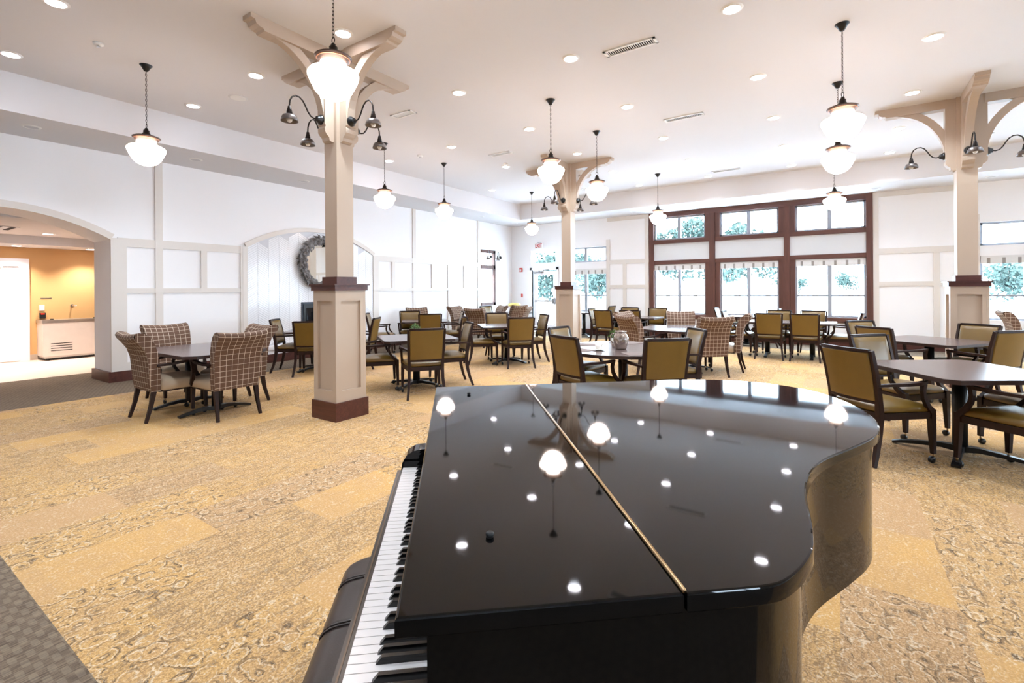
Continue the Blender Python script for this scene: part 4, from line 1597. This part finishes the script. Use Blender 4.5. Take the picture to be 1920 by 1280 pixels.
def saucer(x, y, label):
    s = MB().lathe([(.035, 0), (.05, .003), (.078, .012), (.078, .014), (.05, .007), (.03, .005)], (0, 0, 0), 24).obj('saucer', M['cup'])
    s.location = (x, y, .7365)
    tag(s, label, 'saucer')


saucer(-2.30, 5.18, 'white saucer under the teacup on the round table')
cup(-2.30, 5.18, 'white teacup on a saucer left of the silver pitcher')
saucer(-1.80, 5.48, 'white saucer right of the silver pitcher, half behind the chair')
for k_, (x, y, r, s) in enumerate(((-2.52, 5.08, -25, 'in front of the teacup'), (-2.66, 5.62, 5, 'at the left edge of the round table'), (-2.30, 6.05, 60, 'at the far side behind the plant'), (-1.78, 5.12, 45, 'at the near right beside the chair back'), (-1.70, 5.85, 120, 'at the far right of the round table'))):
    m_ = MB().loft([[(px, py, z) for px, py in rrect(.36, .25, .01, 2)] for z in (0, .003)], False).obj('placemat', M['mat'])
    m_.location = (x, y, .7352)
    m_.rotation_euler = (0, 0, math.radians(r))
    tag(m_, 'grey woven placemat ' + s, 'placemat', 'placemats on the round table')
fl = thing('flower_vase', 'pale yellow flowers on the far table in the back left corner', 'flowers', (-8.35, 12.45, .735))
MB().lathe([(.05, 0), (.07, .06), (.045, .14), (.055, .17)], (0, 0, 0), 16).obj('vase', M['cup'], fl)
mb = MB()
for k_ in range(160):
    d = Vector((random.gauss(0, 1), random.gauss(0, 1), random.gauss(0, .7))).normalized()
    c = Vector((d.x * .20, d.y * .20, .24 + d.z * .06)) * 1.0
    s1 = d.orthogonal().normalized() * .03
    s2 = d.cross(s1).normalized() * .03
    mb.add([c - s1, c - s2, c + s1, c + s2], [(0, 1, 2, 3)])
mb.obj('blossoms', M['yellow_petal'], fl, kind='stuff')

# ================================================================ PIANO
Q = (-.450, .404)
PR = math.atan2(-.754, .656)
pn = thing('grand_piano', 'glossy black baby grand piano with closed lid filling the foreground', 'piano', (Q[0], Q[1], 0), PR)
# outline in local coords: x = -s (bass is -x), y = t (away from the player)
raw = [(0, .376), (0, .47), (.004, .51), (.020, .545), (.045, .582), (.08, .622), (.13, .662), (.184, .70), (.24, .738), (.30, .785), (.355, .838), (.402, .895), (.44, .955), (.472, 1.02), (.512, 1.10),
       (.556, 1.18), (.60, 1.24), (.65, 1.29), (.72, 1.345), (.813, 1.395), (.92, 1.437), (1.03, 1.458), (1.12, 1.458), (1.2, 1.435), (1.28, 1.385), (1.345, 1.31), (1.39, 1.21), (1.413, 1.10), (1.42, 1.0), (1.42, .376)]


def inset(poly, d):
    n = len(poly)
    out = []
    area = sum(poly[i][0] * poly[(i + 1) % n][1] - poly[(i + 1) % n][0] * poly[i][1] for i in range(n))
    sg = 1 if area > 0 else -1
    for i in range(n):
        p0, p1, p2 = Vector(poly[i - 1]), Vector(poly[i]), Vector(poly[(i + 1) % n])
        e1, e2 = (p1 - p0).normalized(), (p2 - p1).normalized()
        n1, n2 = Vector((-e1.y, e1.x)) * sg, Vector((-e2.y, e2.x)) * sg
        b = (n1 + n2).normalized()
        out.append(tuple(p1 + b * d / max(.3, b.dot(n1))))
    return out


def catmull(pts, closed=False, sub=3):
    out = []
    n = len(pts)
    for i in range(n - 1):
        p0, p1, p2, p3 = pts[max(i - 1, 0)], pts[i], pts[i + 1], pts[min(i + 2, n - 1)]
        for k_ in range(sub):
            t = k_ / sub
            out.append(tuple(.5 * ((2 * p1[a]) + (-p0[a] + p2[a]) * t + (2 * p0[a] - 5 * p1[a] + 4 * p2[a] - p3[a]) * t * t + (-p0[a] + 3 * p1[a] - 3 * p2[a] + p3[a]) * t ** 3) for a in (0, 1)))
    out.append(pts[-1])
    return out


curve_part = catmull(raw[1:-1], sub=3)
lid_s = [raw[0]] + curve_part + [raw[-1]]
LT, LB = 1.04, 1.012


def slab(poly, z0, z1, bev=.004):
    mb = MB()
    rings = []
    for z, d in ((z0, bev), (z0 + bev, 0), (z1 - bev, 0), (z1 - bev * .3, bev * .3), (z1, bev)):
        rings.append([(-p[0], p[1], z) for p in inset(poly, d)])
    n = len(rings[0])
    vs = [p for r in rings for p in r]
    fs = []
    for i in range(len(rings) - 1):
        for k_ in range(n):
            fs.append((i * n + k_, i * n + (k_ + 1) % n, (i + 1) * n + (k_ + 1) % n, (i + 1) * n + k_))
    mb.add(vs, fs, True)
    mb.add(rings[-1], [tuple(range(n))])
    mb.add(rings[0], [tuple(range(n))[::-1]])
    return mb


slab(lid_s, LB, LT).obj('main_lid', M['piano'], pn)
slab([(0, 0), (0, .372), (1.42, .372), (1.42, 0)], LB, LT).obj('front_lid', M['piano'], pn)
hg = MB().tube([(-.004, .374, LT + .001), (-1.416, .374, LT + .001)], .0035, 8)
hg.obj('lid_hinge', M['brass'], pn, label='long brass piano hinge')
# rim
rim = inset([(0, .02)] + lid_s[:1] + curve_part + [raw[-1], (1.42, .02)], .018)
mb = MB()
n = len(rim)
inner = inset(rim, .03)
for z0, z1 in ((.68, LB - .004),):
    vs = [(-p[0], p[1], z0) for p in rim] + [(-p[0], p[1], z1) for p in rim]
    mb.add(vs, [(k_, (k_ + 1) % n, n + (k_ + 1) % n, n + k_) for k_ in range(n) if k_ != n - 1], True)
    mb.add([(-p[0], p[1], z0) for p in rim], [tuple(range(n))[::-1]])
    mb.add([(-p[0], p[1], z1) for p in rim], [tuple(range(n))])
mb.obj('rim', M['piano'], pn)
# arms (cheeks)
armp = [(.10, .60), (-.135, .60), (-.135, .735), (-.130, .765), (-.112, .795), (-.085, .810), (-.055, .815), (.10, .815)]
for a, b in ((.018, .095), (1.325, 1.402)):
    MB().prism(armp, lambda p, x: (-x, p[0], p[1]), a, b).obj('key_arm', M['piano'], pn)
MB().box(-1.402, -.018, -.10, .45, .60, .68).obj('key_bed', M['piano'], pn)
MB().box(-1.325, -.095, -.148, -.128, .62, .738).obj('key_slip', M['satin_black'], pn)
MB().box(-1.325, -.095, -.141, -.137, .738, .7395).obj('slip_inlay', M['wood_strip'], pn, label='thin brown inlay strip')
MB().box(-1.325, -.095, .045, .07, .745, .99).obj('fallboard', M['piano'], pn)
MB().box(-1.325, -.095, .036, .045, .747, .753).obj('felt_strip', M['felt'], pn)
for a, b in ((.095, .109), (1.312, 1.325)):
    MB().box(-b, -a, -.125, .045, .70, .775).obj('key_block', M['piano'], pn)
# keys
pit = 1.2025 / 52
me_w = MB().box(-pit / 2 + .0010, pit / 2 - .0010, -.125, .04, .735, .752)
me_w.box(-pit / 2 + .0010, pit / 2 - .0010, -.122, .04, .715, .735)
me_w = me_w.mesh('white_key', M['key_white'])
kb = [(-.0058, .752), (.0058, .752), (.0045, .765), (-.0045, .765)]
mbk = MB()
mbk.add([(-.0058, -.075, .75), (.0058, -.075, .75), (.0058, .04, .75), (-.0058, .04, .75), (-.0044, -.062, .765), (.0044, -.062, .765), (.0044, .04, .765), (-.0044, .04, .765)],
        [(0, 3, 2, 1), (4, 5, 6, 7), (0, 1, 5, 4), (1, 2, 6, 5), (2, 3, 7, 6), (3, 0, 4, 7)])
me_b = mbk.mesh('black_key', M['key_black'])
for i in range(52):
    o = bpy.data.objects.new('white_key', me_w)
    COL.objects.link(o)
    o.parent = pn
    o.location = (-1.3115 + pit * (i + .5), 0, 0)
    nxt = (i - 2) % 7   # 0=C
    if i < 51 and nxt not in (2, 6):
        o = bpy.data.objects.new('black_key', me_b)
        COL.objects.link(o)
        o.parent = pn
        sh = {0: -.0016, 1: .0016, 3: -.002, 4: 0, 5: .002}[nxt]
        o.location = (-1.3115 + pit * (i + 1) + sh, 0, 0)
for (s_, t_) in ((.18, .13), (1.25, .13)):
    MB().lathe([(.006, 0), (.007, .006), (.005, .008)], (-s_, t_, LT), 14).obj('lid_bumper', M['rubber'], pn, label='small black rubber bumper')
# legs and pedal lyre
for (s_, t_) in ((.16, .20), (1.26, .20), (1.10, 1.20)):
    lg = MB().loft([[(-s_ + px, t_ + py, z) for px, py in rrect(w_, w_, .01, 2)] for z, w_ in ((.06, .07), (.30, .085), (.52, .11), (.60 if t_ < 1 else .68, .12))], False).obj('leg', M['piano'], pn)
    MB().lathe([(.016, -.012), (.029, -.008), (.029, .008), (.016, .012)], (0, 0, 0), 14, True, True, Matrix.Translation((-s_, t_, .03)) @ Matrix.Rotation(PI / 2, 4, 'Y')).obj('caster_wheel', M['brass'], lg)
ly = MB().box(-.83, -.80, .24, .28, .10, .60).box(-.62, -.59, .24, .28, .10, .60).box(-.85, -.57, .22, .30, .05, .11).obj('pedal_lyre', M['piano'], pn)
for k_ in range(3):
    MB().loft([[(-.71 + (k_ - 1) * .07 + px, .20 + py, z) for px, py in rrect(.025, .12, .011, 3)] for z in (.075, .083)], False).obj('pedal', M['brass'], ly)

# bench
bn = thing('piano_bench', 'dark brown leather piano bench with stitched seams tucked under the keyboard', 'bench', (Q[0], Q[1], 0), PR)
segs = [(1.225, 1.08), (1.08, .85), (.85, .62), (.62, .39), (.39, .21)]
for (a, b) in segs:
    mb = MB()
    rings = []
    nn = 10
    for i in range(nn + 1):
        q = i / nn
        s_ = a + (b - a) * q
        e_out = (a == 1.225 and q < .5) or (b == .21 and q > .5)
        edge = min(q, 1 - q) * 2
        f = .965 + .035 * min(1, edge * 3) ** .5
        if e_out:
            f = .80 + .20 * math.sin(min(1, edge * 1.3) * PI / 2)
        ring = []
        for k_ in range(20):
            t = 2 * PI * k_ / 20
            cx_, cz_ = math.cos(t), math.sin(t)
            px = math.copysign(abs(cx_) ** .55, cx_) * .18 * f
            pz = math.copysign(abs(cz_) ** .7, cz_) * .065 * f
            ring.append((-s_, -.14 + px, .415 + pz))
        rings.append(ring)
    mb.loft(rings)
    mb.obj('cushion_section', M['bench_leather'], bn)
for s_ in (1.08, .85, .62, .39):
    for ds in (-.006, .006):
        pts = []
        for k_ in range(24):
            t = 2 * PI * k_ / 24
            cx_, cz_ = math.cos(t), math.sin(t)
            pts.append((-(s_ + ds), -.14 + math.copysign(abs(cx_) ** .55, cx_) * .178, .415 + math.copysign(abs(cz_) ** .7, cz_) * .0645))
        MB().tube(pts, .0035, 5, closed=True).obj('piping', M['bench_leather'], bn)
MB().box(-1.19, -.24, -.29, .01, .31, .36).obj('bench_frame', M['piano'], bn)
for s_ in (1.16, .27):
    for t_ in (-.27, -.01):
        MB().bar([(-s_, t_, 0), (-s_, t_, .33)], [.035, .05], [.035, .05]).obj('leg', M['piano'], bn)

# ================================================================ OUTSIDE
struct('ground', MB().box(-120, 80, WY + .3, 180, -.35, -.25).box(-60, -14.7, -60, WY + .3, -.35, -.25).box(RX + .3, 60, -60, WY + .3, -.35, -.25), M['grass'])


def tree(x, y, h, r, label, n=1500, name='tree'):
    t = thing(name, label, 'tree', (x, y, -.25))
    MB().tube([(0, 0, 0), (.05, 0, h * .25), (-.04, .05, h * .5), (0, 0, h * .8)], [r * .09, r * .07, r * .05, r * .02], 8).obj('trunk', M['bark'], t)
    mb = MB()
    blobs = [(Vector((random.gauss(0, .38) * r, random.gauss(0, .38) * r, h * random.uniform(.35, .85))), r * random.uniform(.35, .6)) for _ in range(11)]
    for k_ in range(n):
        c0, rr = random.choice(blobs)
        d = Vector((random.gauss(0, 1), random.gauss(0, 1), random.gauss(0, 1))).normalized()
        c = c0 + d * rr * random.uniform(.6, 1)
        s1 = Vector((random.gauss(0, 1), random.gauss(0, 1), random.gauss(0, 1))).normalized() * r * .085
        s2 = s1.cross(Vector((random.gauss(0, 1), random.gauss(0, 1), random.gauss(0, 1)))).normalized() * r * .06
        mb.add([c - s1, c - s2, c + s1, c + s2], [(0, 1, 2, 3)])
    mb.obj('crown', M['tree'], t, kind='stuff')


def at(u, v, d):
    a, b = u - 960, v - 543.3
    c, s = math.cos(ROLL), math.sin(ROLL)
    x = (a * c - b * s) / FPX
    return (x * math.cos(YAW) - math.sin(YAW)) * d, (x * math.sin(YAW) + math.cos(YAW)) * d


for u, d, h, r, lab in ((1252, 50, 8.2, 2.6, 'pale leafy tree seen through the left bay of the window bank'),
                        (1303, 46, 8.8, 2.3, 'fuller tree at the right of the left window bay'),
                        (1382, 42, 8.6, 2.9, 'dense blue-green tree filling the middle window bay'),
                        (1440, 48, 7.6, 2.6, 'smaller tree at the right of the middle window bay'),
                        (1496, 75, 3.2, 1.4, 'low distant bush at the left of the right window bay'),
                        (1592, 70, 4.2, 1.6, 'tiny round tree in the middle of the right window bay'),
                        (1893, 34, 4.0, 1.7, 'bluish tree behind the far right window'),
                        (1025, 50, 5.2, 2.6, 'hazy tree behind the exit door glass'),
                        (1122, 46, 4.2, 2.2, 'tree behind the window right of the exit door'),
                        (1068, 60, 6.4, 2.6, 'tree beyond the windows behind the middle column')):
    x, y = at(u, 543, d)
    tree(x, y, h, r, lab)
